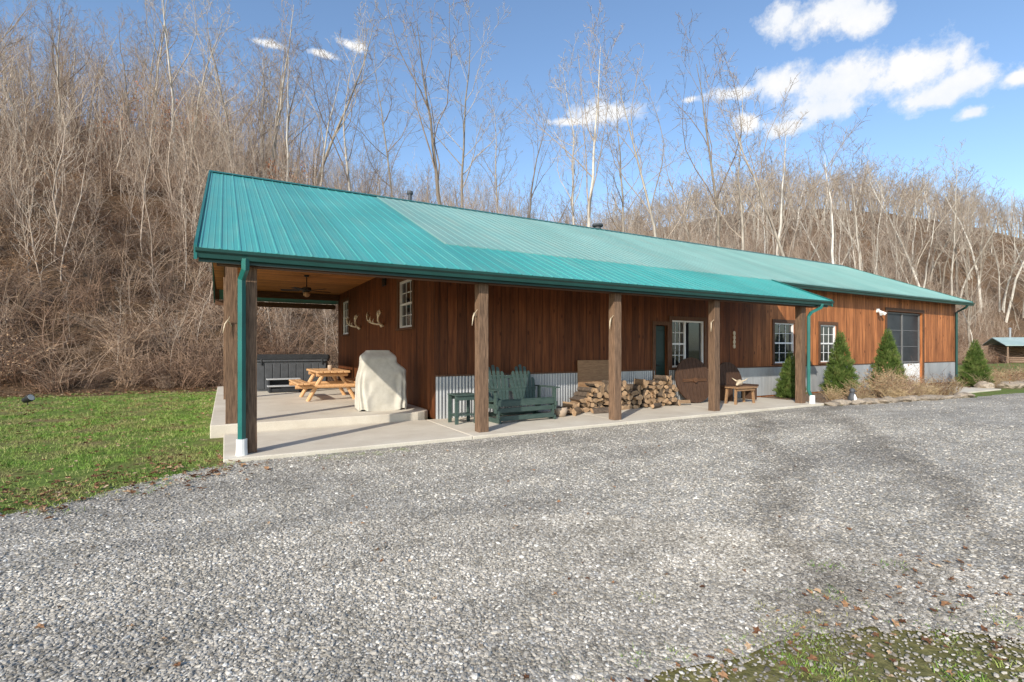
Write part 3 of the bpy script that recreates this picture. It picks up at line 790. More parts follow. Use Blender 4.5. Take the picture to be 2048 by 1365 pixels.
while z < 0.85:
    x = 6.78 + (0.065 if row % 2 else 0)
    while x < 10.15:
        if z < logprof(x) + 0.03:
            o = obj('firewood_log', rnd.choice(LM), loc=(x+rnd.uniform(-.02, .02), 9.45+rnd.uniform(-.12, .08), z+rnd.uniform(-.012, .012)))
            o.rotation_euler = (rnd.uniform(-.08, .08), rnd.choice([0, 1.57, 3.14, 4.71])+rnd.uniform(-.4, .4), rnd.uniform(-.2, .2))
            k_ = rnd.uniform(0.9, 1.25); o.scale = (k_, rnd.uniform(.9, 1.1), k_)
            tag(o, 'split firewood log stacked against the porch wall', 'firewood', 'stacked firewood logs')
        x += 0.138
    z += 0.11; row += 1
for (x, y, rot) in ((6.5, 9.1, 0.9), (6.62, 9.3, 0.2), (10.3, 9.2, 1.2), (6.75, 9.0, 2.2), (7.4, 8.98, 1.4), (9.2, 9.0, 1.9)):
    o = obj('firewood_log', rnd.choice(LM), loc=(x, y, 0.07), rotz=rot); tag(o, 'loose firewood log lying on the porch floor', 'firewood', 'stacked firewood logs')
mb = MB(); mb.bar((8.0, 9.80, 0.0), (8.0, 9.86, 1.18), 1.15, 0.03, up=(0, 1, 0))
o = obj('plywood_board', mb.mesh('plywood_board', TANW, off=(8.0, 9.8, 0)), loc=(8.0, 9.79, 0.0)); tag(o, 'brown wooden board leaning behind the firewood', 'board')
mb = MB(); mb.tube([(0,0,0),(0,0,0.01),(0,0,0.14),(0,0,0.20),(0,0,0.2),(0,0,0.12)], [0.06,0.10,0.15,0.13,0.11,0.10], 18)
o = obj('stone_crock', mb.mesh('stone_crock', TERRA, True), loc=(6.3, 8.95, 0.0)); tag(o, 'small round clay crock on the porch floor', 'pot')

# ------------------------------------------------------------ rustic round discs
def disc(r, cut=None):
    mb = MB(); w = 0.13; x = -r
    while x < r-0.01:
        x1 = min(r, x+w)
        xs = [x+0.006, (x+x1)/2, x1-0.006]
        top = [(q, math.sqrt(max(0, r*r-q*q))) for q in xs]
        low = [(q, -(math.sqrt(max(0, r*r-q*q)) if cut is None else min(cut, math.sqrt(max(0, r*r-q*q))))) for q in xs]
        mb.prism([(a, 0, b) for a, b in top] + [(a, 0, b) for a, b in low[::-1]], (0, 0.05, 0)); x = x1
    return mb
sp = thing('cable_spool_disc', (11.05, 9.45, 0.0), 'large round plank disc leaning on the porch wall', 'wooden disc', rotz=-0.1)
d = obj('disc', disc(0.62).mesh('disc', OLDW), sp, loc=(0, 0, 0.62)); d.rotation_euler = (-0.22, 0, 0)
mb = MB(); mb.tube([(0, -0.06, 0.62), (0, -0.0, 0.61)], 0.07, 12); mb.box(-0.4, -0.035, 0.58, 0.4, -0.01, 0.66)
obj('hub', mb.mesh('hub', BEAM), sp)
rb = thing('round_back_bench', (12.75, 9.35, 0.0), 'rustic wooden bench with half-round plank back', 'bench')
d = obj('backrest', disc(0.60, 0.10).mesh('backrest', OLDW), rb, loc=(0, 0.3, 0.48)); d.rotation_euler = (-0.12, 0, 0)
mb = MB(); mb.box(-0.62, -0.22, 0.38, 0.62, 0.28, 0.44); obj('seat', mb.mesh('seat', OLDW), rb, bevel=0.01)
for x in (-0.52, 0.52):
    mb = MB(); mb.box(x-0.04, -0.2, 0, x+0.04, 0.26, 0.378)
    obj('leg', mb.mesh('leg', OLDW), rb, bevel=0.008)
lt = thing('low_table', (12.0, 8.75, 0.0), 'low wooden side table with angled legs on porch', 'table')
mb = MB()
for k in range(4): mb.box(-0.42, -0.2+k*0.1-0.047, 0.42, 0.42, -0.2+k*0.1+0.047, 0.45)
mb.box(-0.36, -0.2, 0.35, 0.36, -0.17, 0.419)
obj('table_top', mb.mesh('table_top', TANW), lt, bevel=0.005)
for x in (-1, 1):
    for y in (-1, 1):
        mb = MB(); mb.bar((x*0.38, y*0.15, 0), (x*0.34, y*0.13, 0.42), 0.05, 0.05, up=(0, 1, 0)); obj('leg', mb.mesh('leg', TANW), lt)
mb = MB(); mb.tube([(-0.2,0,0.05),(-0.16,0,0.06),(-0.05,0,0.08),(0.04,0,0.10),(0.12,0,0.10),(0.17,0,0.08)], [0.02,0.035,0.045,0.08,0.085,0.03], 12)
mb.tube([(0.08,0.07,0.14),(0.12,0.14,0.17),(0.1,0.2,0.22)], [0.02,0.014,0.004], 7); mb.tube([(0.08,-0.07,0.14),(0.12,-0.14,0.17),(0.1,-0.2,0.22)], [0.02,0.014,0.004], 7)
o = obj('animal_skull', mb.mesh('animal_skull', BONE, True), loc=(11.95, 8.75, 0.455), rotz=0.4); tag(o, 'bleached animal skull resting on the low table', 'skull')

# ------------------------------------------------------------ rocks, statue
def rockmesh(seed, ico=2):
    import bmesh
    bm = bmesh.new(); bmesh.ops.create_icosphere(bm, subdivisions=ico, radius=1.0)
    for v in bm.verts:
        p = v.co*1.3
        v.co *= 1+0.35*mnoise.noise(p+Vector((seed*7.1, 0, 0)))+0.12*mnoise.noise(p*3+Vector((seed, 5, 0)))
    me = bpy.data.meshes.new('rock'); bm.to_mesh(me); bm.free(); me.materials.append(ROCK); return me
RM = [rockmesh(s, 3) for s in range(5)]
for i in range(30):
    t = i/29; x = 14.0+6.2*t; y = 7.45-0.75*t+rnd.uniform(-.08, .08)
    s = rnd.uniform(0.10, 0.2)
    o = obj('border_rock', RM[i % 5], loc=(x, y, -0.04+s*0.25), rotz=rnd.uniform(0, 6)); o.scale = (s*1.3, s, s*0.55)
    tag(o, 'flat brown border rock at the planting bed edge', 'rock', 'rocks edging the planting bed')
for i in range(14):
    x = 25.2+rnd.uniform(0, 6); y = 7.5+rnd.uniform(-.2, .5); s = rnd.uniform(0.12, 0.3)
    o = obj('border_rock', RM[i % 5], loc=(x, y, -0.03+s*0.25), rotz=rnd.uniform(0, 6)); o.scale = (s*1.3, s, s*0.6)
    tag(o, 'flat brown border rock at the planting bed edge', 'rock', 'rocks edging the planting bed')
sta = thing('garden_statue', (15.0, 7.45, -0.04), 'small black and white bird statue among border rocks', 'statue')
mb = MB(); mb.tube([(0,0,0),(0,0,0.04),(0,0,0.14),(0,0,0.24),(0,0,0.30)], [0.07,0.10,0.11,0.08,0.05], 14); obj('body', mb.mesh('body', TUBM, True), sta)
mb = MB(); mb.tube([(0,0,0.28),(0,0,0.31),(0,0,0.36),(0,0,0.41),(0,0,0.42)], [0.04,0.06,0.07,0.045,0.01], 14); mb.tube([(0,-0.06,0.35),(0,-0.12,0.33)], [0.02,0.004], 8); obj('head', mb.mesh('head', TUBM, True), sta)
mb = MB(); mb.tube([(-0.02,-0.06,0.03),(-0.02,-0.075,0.14),(-0.01,-0.05,0.25)], [0.05,0.055,0.03], 10); obj('belly', mb.mesh('belly', WHITE, True), sta)

def spruce_mesh(seed):
    r = np.random.RandomState(seed); N = 12000
    h = 1-np.sqrt(r.rand(N)); h = np.clip(h, 0, 1)
    th = r.rand(N)*2*np.pi
    prof = np.where(h < 0.12, 0.75+h*2, 1.0*(1-(h-0.12)/0.88)**0.85)
    lump = 1+0.16*np.sin(th*5+h*23+seed)+0.14*np.sin(th*9-h*31)+0.13*np.sin(th*3+h*55)
    rad = 0.20*prof*lump*(0.66+0.40*r.rand(N)**0.5)+0.004
    P = np.stack([rad*np.cos(th), rad*np.sin(th), h*0.98+0.01], 1)
    D = np.stack([np.cos(th), np.sin(th), 0.9+0.6*r.rand(N)], 1)+r.randn(N, 3)*0.35
    D /= np.linalg.norm(D, axis=1)[:, None]
    W = np.cross(D, r.randn(N, 3)); W /= np.linalg.norm(W, axis=1)[:, None]
    L = (0.02+0.032*r.rand(N))[:, None]
    vs = np.concatenate([P-W*0.004, P+W*0.004, P+D*L+W*0.0015, P+D*L-W*0.0015], 1).reshape(-1, 3)
    fs = np.arange(N*4).reshape(-1, 4)
    me = bpy.data.meshes.new('crown'); me.from_pydata(vs.tolist(), [], fs.tolist()); me.materials.append(SPRUCE); return me
SPM = [spruce_mesh(1), spruce_mesh(2)]
core = MB(); core.tube([(0,0,0.03),(0,0,0.12),(0,0,0.4),(0,0,0.7),(0,0,0.92)], [0.08,0.125,0.09,0.042,0.008], 12)
trk = MB(); trk.tube([(0,0,-0.02),(0,0,0.5)], [0.02,0.01], 8)
TRKM = trk.mesh('trunk', BARK); COREM = core.mesh('core', SPRUCE, True)
for i, (x, y, hgt_, w) in enumerate(((15.0, 9.2, 1.45, 1.15), (17.3, 8.95, 2.12, 0.95), (19.55, 8.6, 2.2, 0.98), (25.75, 8.3, 1.9, 1.1))):
    e = thing('evergreen_shrub', (x, y, -0.04), 'cone-shaped evergreen shrub standing against the house', 'shrub', rotz=i*1.3, group='conical evergreen shrubs')
    e.scale = (hgt_*w, hgt_*w, hgt_)
    obj('trunk', TRKM, e)
    obj('crown', SPM[i % 2], e)
    obj('inner_foliage', COREM, e)

# ------------------------------------------------------------ small open-front log shelter
cb = thing('log_cabin', (78.0, 20.2, -0.06), 'small open-front log shelter with pale grey-green metal roof', 'cabin', rotz=-0.9)
mb = MB()
for k in range(9):
    z = 0.12+k*0.22
    if k < 3: mb.tube([(-3.1, -1.8, z), (3.1, -1.8, z)], 0.115, 10)
    mb.tube([(-3.1, 1.8, z), (3.1, 1.8, z)], 0.115, 10)
    mb.tube([(3.0, -2.0, z+0.1), (3.0, 2.0, z+0.1)], 0.115, 10)
    if k < 3: mb.tube([(-3.0, -2.0, z+0.1), (-3.0, 2.0, z+0.1)], 0.115, 10)
obj('wall', mb.mesh('wall', GREYLOG, True), cb)
mb = MB(); mb.prism([(-3.5, -2.9, 1.95), (-3.5, 0, 2.85), (-3.5, 2.5, 2.0), (-3.5, 2.5, 1.93), (-3.5, 0, 2.75), (-3.5, -2.9, 1.88)], (7.0, 0, 0))
rf = obj('roof', mb.mesh('roof', GREYROOF), cb)
mb = MB(); mb.tube([(-1.8, 0.3, 2.5), (-1.8, 0.3, 3.8)], 0.1, 10); mb.tube([(-1.8, 0.3, 3.8), (-1.8, 0.3, 3.95)], [0.18, 0.05], 10); obj('chimney', mb.mesh('chimney', TIN), rf)
for x in (-3.2, -1.1, 1.1, 3.2):
    mb = MB(); mb.tube([(x, -2.6, 0), (x, -2.6, 1.98)], 0.08, 8); obj('post', mb.mesh('post', GREYLOG), cb)

# lawn spotlight
sl = thing('garden_spotlight', (-4.6, 18.2, -0.06), 'small black garden spotlight staked in the lawn', 'spotlight', rotz=-0.6)
mb = MB(); mb.tube([(0,0,0),(0,0,0.12)], 0.015, 8); obj('stake', mb.mesh('stake', BLACK), sl)
mb = MB(); mb.tube([(-0.12,0,0.12),(-0.1,0,0.13),(0.06,0,0.2),(0.1,0,0.22)], [0.04,0.07,0.1,0.1], 14); obj('lamp_head', mb.mesh('lamp_head', BLACK), sl)
mb = MB(); mb.tube([(0.1,0,0.221),(0.104,0,0.223)], 0.085, 14); obj('lens', mb.mesh('lens', WHITE), sl)

# ------------------------------------------------------------ trees
def grow(r, trunk, crown, p, d, L, rad, lev, cfg):
    nseg = cfg['seg'][lev]; pts = [p.copy()]; rr = [rad]; dirs = [d.copy()]
    dd = d.copy(); wob = cfg['wob'][lev]; up = cfg['up'][lev]
    for i in range(nseg):
        dd = (dd + Vector((r.gauss(0, wob), r.gauss(0, wob), r.gauss(0, wob*0.6))) + Vector((0, 0, up))).normalized()
        p = p + dd*(L/nseg); pts.append(p.copy()); dirs.append(dd.copy())
        t = (i+1)/nseg; rr.append(max(cfg['rmin'], rad*(1-t*cfg['tap'][lev])))
    (trunk if lev == 0 else crown).tube(pts, rr, cfg['sides'][lev], caps=False)
    n = cfg['n'][lev]
    if n == 0: return
    t0 = cfg['t0'][lev]
    for k in range(n):
        t = t0+(1-t0)*((k+r.random())/n); fi = t*nseg; i = min(nseg-1, int(fi)); f = fi-i
        q = pts[i].lerp(pts[i+1], f); bd = dirs[i+1]
        az = k*2.4+r.uniform(-.5, .5)
        a = bd.orthogonal().normalized(); a.rotate(Matrix.Rotation(az, 3, bd))
        ang = math.radians(r.uniform(*cfg['ang'][lev]))
        nd_ = (bd*math.cos(ang)+a*math.sin(ang)).normalized()
        LL = L*cfg['rat'][lev]*(1-0.6*(t-t0)/(1-t0+1e-6))*r.uniform(0.6, 1.2)
        br = max(cfg['rmin'], (rr[i]*(1-f)+rr[i+1]*f)*r.uniform(0.4, 0.62))
        grow(r, trunk, crown, q, nd_, LL, br, lev+1, cfg)
BIG = dict(seg=[10, 6, 4, 2], wob=[0.07, 0.17, 0.24, 0.25], up=[0.03, 0.10, 0.06, 0.05], tap=[0.9, 0.85, 0.8, 0.5], rmin=0.008, sides=[6, 4, 3, 3], n=[15, 7, 6, 0], t0=[0.30, 0.22, 0.15, 0], ang=[(28, 62), (25, 58), (25, 60)], rat=[0.42, 0.42, 0.42])
FORK = dict(BIG); FORK.update(n=[8, 8, 6, 0], t0=[0.26, 0.3, 0.15, 0], rat=[0.62, 0.38, 0.42], ang=[(16, 38), (25, 58), (25, 60)])
SAP = dict(seg=[8, 4, 2], wob=[0.11, 0.2, 0.25], up=[0.04, 0.12, 0.05], tap=[0.85, 0.75, 0.5], rmin=0.0055, sides=[4, 3, 3], n=[20, 5, 0], t0=[0.12, 0.15, 0], ang=[(18, 52), (22, 55)], rat=[0.34, 0.42])
FAR = dict(seg=[6, 3, 1], wob=[0.08, 0.17, 0.2], up=[0.03, 0.1, 0.05], tap=[0.88, 0.8, 0.4], rmin=0.020, sides=[4, 3, 3], n=[15, 7, 0], t0=[0.34, 0.2, 0], ang=[(22, 54), (25, 55)], rat=[0.36, 0.42])
TM = []
def mk(seed, cfg, H, rad, mt, mc):
    r = random.Random(seed); a, b = MB(), MB()
    grow(r, a, b, Vector((0, 0, -0.4)), Vector((r.uniform(-.12, .12), r.uniform(-.12, .12), 1)).normalized(), H, rad, 0, cfg)
    j = MB(); j.v = list(a.v); j.f = list(a.f); j.m = [0]*len(a.f); j.add(b.v, b.f, 1)
    return (a.mesh('trunk', mt, True), b.mesh('crown', mc, True), H, j.mesh('tree', [mt, mc], True))
for s in range(4): TM.append(mk(100+s, BIG, 15, 0.115, TRUNK, TWIG))
for s in range(3): TM.append(mk(200+s, FORK, 15, 0.145, TRUNK, TWIG))
for s in range(7): TM.append(mk(300+s, SAP, 8, 0.040, SAPL, SAPL))
NBIG = 7
for s in range(4): TM.append(mk(400+s, FAR, 15, 0.19, TRUNK, TWIG))
NFAR = 14
C, Sn = 0.869, 0.494
def cam(x, y): return (x*Sn+y*C, x*C-y*Sn)
pts = []
def addtree(x, y, k, s): pts.append((x, y, k, s))
def fromray(px, py, dep, k):
    t = (px-1024)/1010; x = (Sn+C*t)*dep; y = (C-Sn*t)*dep
    top = 1.45+(699-py)/1010*dep; addtree(x, y, k, max(0.5, (top-hgt(x, y))/14.3))
for px, py, dep, k in ((900, 45, 42, 4), (935, 110, 46, 1), (710, 65, 42, 5), (1180, 80, 43, 4), (1150, 130, 47, 0), (1330, 175, 45, 6), (1250, 210, 50, 2), (1600, 195, 50, 5), (1560, 240, 56, 4),
                       (1470, 185, 54, 0), (1440, 160, 58, 6), (540, -10, 42, 4), (620, 20, 46, 5), (350, -30, 40, 6), (1010, 200, 50, 3), (790, 130, 50, 2), (1390, 240, 52, 1), (1660, 270, 60, 6), (1060, 240, 55, 6), (450, -40, 38, 1),
                       (1720, 330, 70, 4), (1790, 340, 74, 0), (1850, 335, 78, 5), (1900, 340, 80, 2), (1960, 350, 84, 6), (2010, 350, 84, 1), (1760, 350, 80, 3), (1930, 360, 90, 0)):
    fromray(px, py, dep, k)
for i in range(150):
    x = nr.uniform(-45, 8); y = nr.uniform(40, 80)
    dp, xc = cam(x, y)
    if abs(xc) > dp*1.25+8: continue
    addtree(x, y, nr.randint(0, NBIG), nr.uniform(0.5, 1.0))
for i in range(170):
    x = nr.uniform(8, 75); y = nr.uniform(44, 84)
    addtree(x, y, nr.randint(0, NBIG), nr.uniform(0.32, 0.68))
for i in range(660):
    x = nr.uniform(64, 280); y = nr.uniform(24, 110)
    dp, xc = cam(x, y)
    if abs(xc) > dp*1.15+8 or hgt(x, y) < 0.3: continue
    addtree(x, y, NFAR+nr.randint(0, 4) if dp > 85 else nr.randint(0, NBIG), nr.uniform(0.65, 1.15))
for i in range(420):
    x = nr.uniform(30, 210); y = nr.uniform(60, 150)
    dp, xc = cam(x, y)
    if abs(xc) > dp*1.15+8: continue
    addtree(x, y, NFAR+nr.randint(0, 4), nr.uniform(0.4, 0.85))
for i in range(1800):
    x = -2+nr.rand()**1.1*110; y = 23.2+nr.rand()**0.85*42
    dp, xc = cam(x, y)
    if abs(xc) > dp*1.15+4: continue
    addtree(x, y, NBIG+nr.randint(0, 7), nr.uniform(0.4, 1.05)*(0.6 if y < 27 else 1))
for i in range(1550):
    x = -36+nr.rand()*42; y = 24.0+nr.rand()**0.8*38
    dp, xc = cam(x, y)
    if abs(xc) > dp*1.12+3: continue
    den = mnoise.noise(Vector((x*0.15, y*0.15, 21)))
    if nr.rand() > 0.75+1.2*den: continue
    addtree(x, y, NBIG+nr.randint(0, 7), nr.uniform(0.35, 1.2)*(0.5 if y < 28 else 1))
def vis(p):
    dp, xc = cam(p[0], p[1])
    return (1 if abs(xc) < dp*1.02 else 0.1)*TM[p[2]][2]*p[3]/math.hypot(p[0], p[1])
pts.sort(key=vis, reverse=True)
NI = 290
for x, y, k, s in pts[:NI]:
    tm = TM[k]; big = not (NBIG <= k < NFAR)
    e = bpy.data.objects.new('bare_tree' if big else 'bare_sapling', None)
    tl = 0.06 if big else 0.14
    e.location = (x, y, hgt(x, y)); e.rotation_euler = (rnd.uniform(-tl, tl), rnd.uniform(-tl, tl), rnd.uniform(0, 6.28)); e.scale = (s*rnd.uniform(.9, 1.1), s, s)
    COL.objects.link(e)
    tag(e, 'tall leafless tree with pale bark on the wooded hillside' if big else 'thin leafless sapling standing in hillside brush', 'tree', 'leafless hillside trees')
    obj('trunk', tm[0], e); obj('crown', tm[1], e)

# geometry-node scatter
def scatter(name, P, rot, scl, idx, srcs):
    me = bpy.data.meshes.new(name); me.from_pydata([tuple(p) for p in P], [], [])
    a = me.attributes.new('rot', 'FLOAT_VECTOR', 'POINT'); a.data.foreach_set('vector', np.asarray(rot, dtype=np.float32).ravel())
    a = me.attributes.new('scl', 'FLOAT_VECTOR', 'POINT'); a.data.foreach_set('vector', np.asarray(scl, dtype=np.float32).ravel())
    a = me.attributes.new('idx', 'INT', 'POINT'); a.data.foreach_set('value', np.asarray(idx, dtype=np.int32))
    o = obj(name, me); o['kind'] = 'stuff'
    g = bpy.data.node_groups.new(name, 'GeometryNodeTree')
    g.interface.new_socket('Geometry', in_out='INPUT', socket_type='NodeSocketGeometry')
    g.interface.new_socket('Geometry', in_out='OUTPUT', socket_type='NodeSocketGeometry')
    gi = g.nodes.new('NodeGroupInput'); go = g.nodes.new('NodeGroupOutput')
    iop = g.nodes.new('GeometryNodeInstanceOnPoints')
    g.links.new(gi.outputs[0], iop.inputs['Points'])
    j = g.nodes.new('GeometryNodeJoinGeometry')
    for s in reversed(srcs):
        oi = g.nodes.new('GeometryNodeObjectInfo'); oi.inputs['Object'].default_value = s; oi.inputs['As Instance'].default_value = True
        oi.transform_space = 'ORIGINAL'
        g.links.new(oi.outputs['Geometry'], j.inputs[0])
    g.links.new(j.outputs[0], iop.inputs['Instance'])
    iop.inputs['Pick Instance'].default_value = True
    def na(nm, t):
        x = g.nodes.new('GeometryNodeInputNamedAttribute'); x.data_type = t; x.inputs['Name'].default_value = nm; return x.outputs['Attribute']
    g.links.new(na('idx', 'INT'), iop.inputs['Instance Index'])
    e2r = g.nodes.new('FunctionNodeEulerToRotation'); g.links.new(na('rot', 'FLOAT_VECTOR'), e2r.inputs[0])
    g.links.new(e2r.outputs[0], iop.inputs['Rotation'])
    g.links.new(na('scl', 'FLOAT_VECTOR'), iop.inputs['Scale'])
    g.links.new(iop.outputs[0], go.inputs[0])
    m = o.modifiers.new('scatter', 'NODES'); m.node_group = g
    return o
def srcobj(me): return bpy.data.objects.new('src_'+me.name, me)
rest = pts[NI:]
srcs = [srcobj(t[3]) for t in TM]
P = [(x, y, hgt(x, y)) for x, y, k, s in rest]
def tlt(k): return 0.15 if NBIG <= k < NFAR else 0.06
scatter('forest', P, [(nr.uniform(-1, 1)*tlt(k), nr.uniform(-1, 1)*tlt(k), nr.uniform(0, 6.28)) for x, y, k, s in rest], [(s, s, s) for x, y, k, s in rest], [k for x, y, k, s in rest], srcs)
# underbrush
def brush(seed, H=1.8, n=34, spread=0.9, mat=BRUSH, leafy=0, lm=LEAF, ls=0.035):
    r = random.Random(seed); mb = MB()
    for k in range(n):
        a = r.uniform(0, 6.28); q = Vector((math.cos(a), math.sin(a), 0))
        p = q*r.uniform(0, 0.5*spread)+Vector((0, 0, -0.1)); L = H*r.uniform(0.4, 1.1); d = (q*r.uniform(0, 0.5)+Vector((0, 0, 1))).normalized()
        P_ = [p]
        for i in range(4):
            d = (d+Vector((r.gauss(0, .22), r.gauss(0, .22), r.gauss(0, .12)))+q*0.08-Vector((0, 0, 0.06*i))).normalized(); P_.append(P_[-1]+d*(L/4))
        mb.tube(P_, [0.010, 0.009, 0.007, 0.005, 0.003], 3, caps=False)
        for j in range(5):
            i = r.randint(1, 3); s0 = P_[i]; t = Vector((r.gauss(0, 1), r.gauss(0, 1), r.uniform(-.2, 1.0))).normalized()
            mb.tube([s0, s0+t*L*0.15, s0+t*L*0.28+Vector((0, 0, .03))], [0.005, 0.004, 0.003], 3, caps=False)
        for j in range(leafy):
            s0 = P_[r.randint(1, 4)]+Vector((r.gauss(0, .12), r.gauss(0, .12), r.gauss(0, .12))); u = Vector((r.gauss(0, 1), r.gauss(0, 1), r.gauss(0, 1))).normalized()*ls; w = u.orthogonal().normalized()*ls*0.6
            mb.add([s0-u, s0+w, s0+u, s0-w], [(0, 1, 2, 3)], 1)
    return mb.mesh('brush', [mat, lm], False)
bs = [srcobj(brush(1)), srcobj(brush(2, 2.8, 24)), srcobj(brush(3, 1.2, 40, 1.5)), srcobj(brush(4, 2.0, 26, 0.9, BRUSH, 9))]
P = []
for i in range(4300):
    x = -38+nr.rand()**1.5*140; y = 22.6+nr.rand()**1.3*40
    dp, xc = cam(x, y)
    if abs(xc) > dp*1.12+3: continue
    P.append((x, y, hgt(x, y)))
n = len(P)
scatter('underbrush', P, [(nr.uniform(-.3, .3), nr.uniform(-.3, .3), nr.uniform(0, 6.28)) for _ in P], [(s, s, s*nr.uniform(.6, 1.3)) for s in nr.uniform(0.4, 1.4, n)], nr.choice([0, 1, 2, 3], n, p=[.25, .35, .25, .15]), bs)
RB = brush(9, 2.2, 30, 1.0, BRUSH, 34, REDLEAF, 0.065)
for i, (px, dep, s) in enumerate(((335, 46, 2.0), (365, 47, 2.2), (395, 48, 1.6), (540, 42, 1.6), (565, 43, 1.5), (600, 45, 1.2), (1140, 50, 1.9), (1170, 49, 2.0), (1205, 50, 1.8), (1010, 44, 1.3), (980, 50, 1.5), (230, 42, 1.3), (1480, 62, 1.8))):
    t = (px-1024)/1010; x = (Sn+C*t)*dep; y = (C-Sn*t)*dep
    o = obj('red_leaf_shrub', RB, loc=(x, y, hgt(x, y)+(1.2 if px in (335, 365, 540, 1140, 1170, 1205) else 0.2)), rotz=i); o.scale = (s, s, s*1.3)
    o.location.z = hgt(x, y)
    tag(o, 'shrub still holding rusty red leaves on the hillside', 'shrub', 'rusty red hillside shrubs')
# bed plants
for i, (x, y, s, k) in enumerate(((17.9, 7.9, 0.6, 0), (18.3, 7.5, 0.5, 2), (18.9, 7.6, 0.55, 3), (19.6, 7.3, 0.5, 1), (19.2, 7.9, 0.6, 0), (20.0, 7.8, 0.6, 2), (16.2, 7.9, 0.35, 2), (26.6, 8.3, 0.5, 2), (27.6, 8.0, 0.7, 3), (28.6, 8.0, 0.6, 0), (29.6, 8.1, 0.7, 2), (30.6, 8.3, 0.6, 1), (25.3, 7.9, 0.4, 1))):
    o = obj('dormant_shrub', bs[k].data, loc=(x, y, -0.04), rotz=i*1.7); o.scale = (s, s, s)
    tag(o, 'leafless twiggy tan shrub in the planting bed', 'shrub', 'dormant shrubs in the planting bed')
SG = [brush(21, 0.75, 90, 0.7, STRAW), brush(22, 1.0, 70, 0.6, STRAW, 3)]
for i, (x, y, s) in enumerate(((16.0, 7.6, 0.5), (16.7, 8.2, 0.7), (17.6, 7.5, 0.8), (18.2, 8.1, 1.0), (18.7, 7.3, 0.8), (19.1, 8.3, 1.1), (19.5, 7.6, 1.0), (20.1, 7.2, 0.8), (20.3, 8.4, 1.1), (15.6, 8.3, 0.5), (26.2, 8.0, 0.8), (27.0, 7.9, 0.9), (28.1, 8.2, 1.0), (29.2, 7.8, 0.9), (30.3, 8.0, 1.0))):
    o = obj('dry_grass_clump', SG[i % 2], loc=(x, y, -0.04), rotz=i*2.1); o.scale = (s, s, s)
    tag(o, 'straw-coloured clump of dry perennial grass in the bed', 'grass clump', 'dry grass clumps in the beds')
# ------------------------------------------------------------ gravel stones
def smallstone(seed):
    import bmesh
    bm = bmesh.new(); bmesh.ops.create_icosphere(bm, subdivisions=1, radius=1.0); r = random.Random(seed)
    for v in bm.verts: v.co = Vector((v.co.x*1.2, v.co.y*0.9, v.co.z*0.55))*r.uniform(0.72, 1.22)
    me = bpy.data.meshes.new('stone'); bm.to_mesh(me); bm.free(); me.materials.append(STONE); return srcobj(me)
ss = [smallstone(s) for s in range(6)]
az0 = math.atan2(Sn, C)
def sector(N, r0, r1, power, half=0.96):
    u = nr.rand(N); e = 2-power
    r = (r0**e+u*(r1**e-r0**e))**(1/e) if abs(e) > 1e-6 else r0*(r1/r0)**u
    a = az0+nr.uniform(-half, half, N); return r*np.sin(a), r*np.cos(a), r
x1, y1, r1 = sector(98000, 1.6, 4.6, 0.0); x2, y2, r2 = sector(96000, 4.6, 14, 1.7); x3, y3, r3 = sector(36000, 14, 45, 2.0, 0.85)
x = np.concatenate([x1, x2, x3]); y = np.concatenate([y1, y2, y3]); r = np.concatenate([r1, r2, r3])
ingp = inpoly(x + nr.randn(len(x))*0.08, y + nr.randn(len(x))*0.08, GPW)
patch = (y < 2.2) & (x > 1.0) & (nr.rand(len(x)) < 0.2)
gx = (ingp | patch) & ~((x > -0.03) & (x < 14.05) & (y > 7.63))
x, y, r = x[gx], y[gx], r[gx]; n = len(x)
s = (0.0046+0.0080*nr.rand(n)**1.9)*(1+0.18*np.clip((r-3)/6, 0, 1.2)+np.clip((r-14)/16, 0, 1.3))
big = nr.rand(n) < 0.022; s[big] *= 1.7
P = np.stack([x, y, -0.05+s*0.22], 1)
scatter('gravel', P, nr.uniform(-1, 1, (n, 3))*np.array([0.35, 0.35, 3.14]), np.stack([s]*3, 1), nr.randint(0, 6, n), ss)
# ------------------------------------------------------------ grass
def tuft(seed, H=0.06, nb=34):
    r = random.Random(seed); mb = MB()
    for k in range(nb):
        a = r.uniform(0, 6.28); q = r.random()**0.5*0.12; p = Vector((q*math.cos(a), q*math.sin(a), -0.01)); h = H*r.uniform(0.4, 1.2)
        l = Vector((r.gauss(0, .5), r.gauss(0, .5), 1)).normalized()*h; w = Vector((math.cos(a*3), math.sin(a*3), 0))*0.003
        m_ = p+l*0.55; t = p+l+Vector((l.x, l.y, 0))*0.5
        mb.add([p-w, p+w, m_+w*0.8, m_-w*0.8, t], [(0, 1, 2, 3), (3, 2, 4)])
    return srcobj(mb.mesh('tuft', GRASS))
ts = [tuft(1, 0.045), tuft(2, 0.034), tuft(3, 0.056)]
N = 90000
x = nr.uniform(-19, 0.2, N); y = nr.uniform(2.5, 23.3, N); r = np.hypot(x, y)
k = (nr.rand(N) < np.clip(6.5/r, 0, 1)**1.2*0.5) & ~inpoly(x+nr.randn(N)*0.24, y+nr.randn(N)*0.24, GPW) & ~((x > -0.28) & (y > 9.8)) & ~((x > -0.02) & (y > 7.6))
dp, xc = x*Sn+y*C, x*C-y*Sn
k &= (np.abs(xc) < dp*1.2+0.5)
pn = np.array([mnoise.noise(Vector((a*0.8, b*0.8, 0)))+0.5*mnoise.noise(Vector((a*2.5, b*2.5, 7))) for a, b in zip(x, y)])
k &= nr.rand(N) < np.clip(0.88-1.5*np.clip(pn, 0, 1)-np.clip((y-20.5)/3, 0, .8), 0.08, 1)
P1 = np.stack([x[k], y[k]], 1); s1 = nr.uniform(0.7, 1.2, len(P1))*(1+0.3*np.clip((np.hypot(P1[:, 0], P1[:, 1])-8)/8, 0, 1))
N = 7000
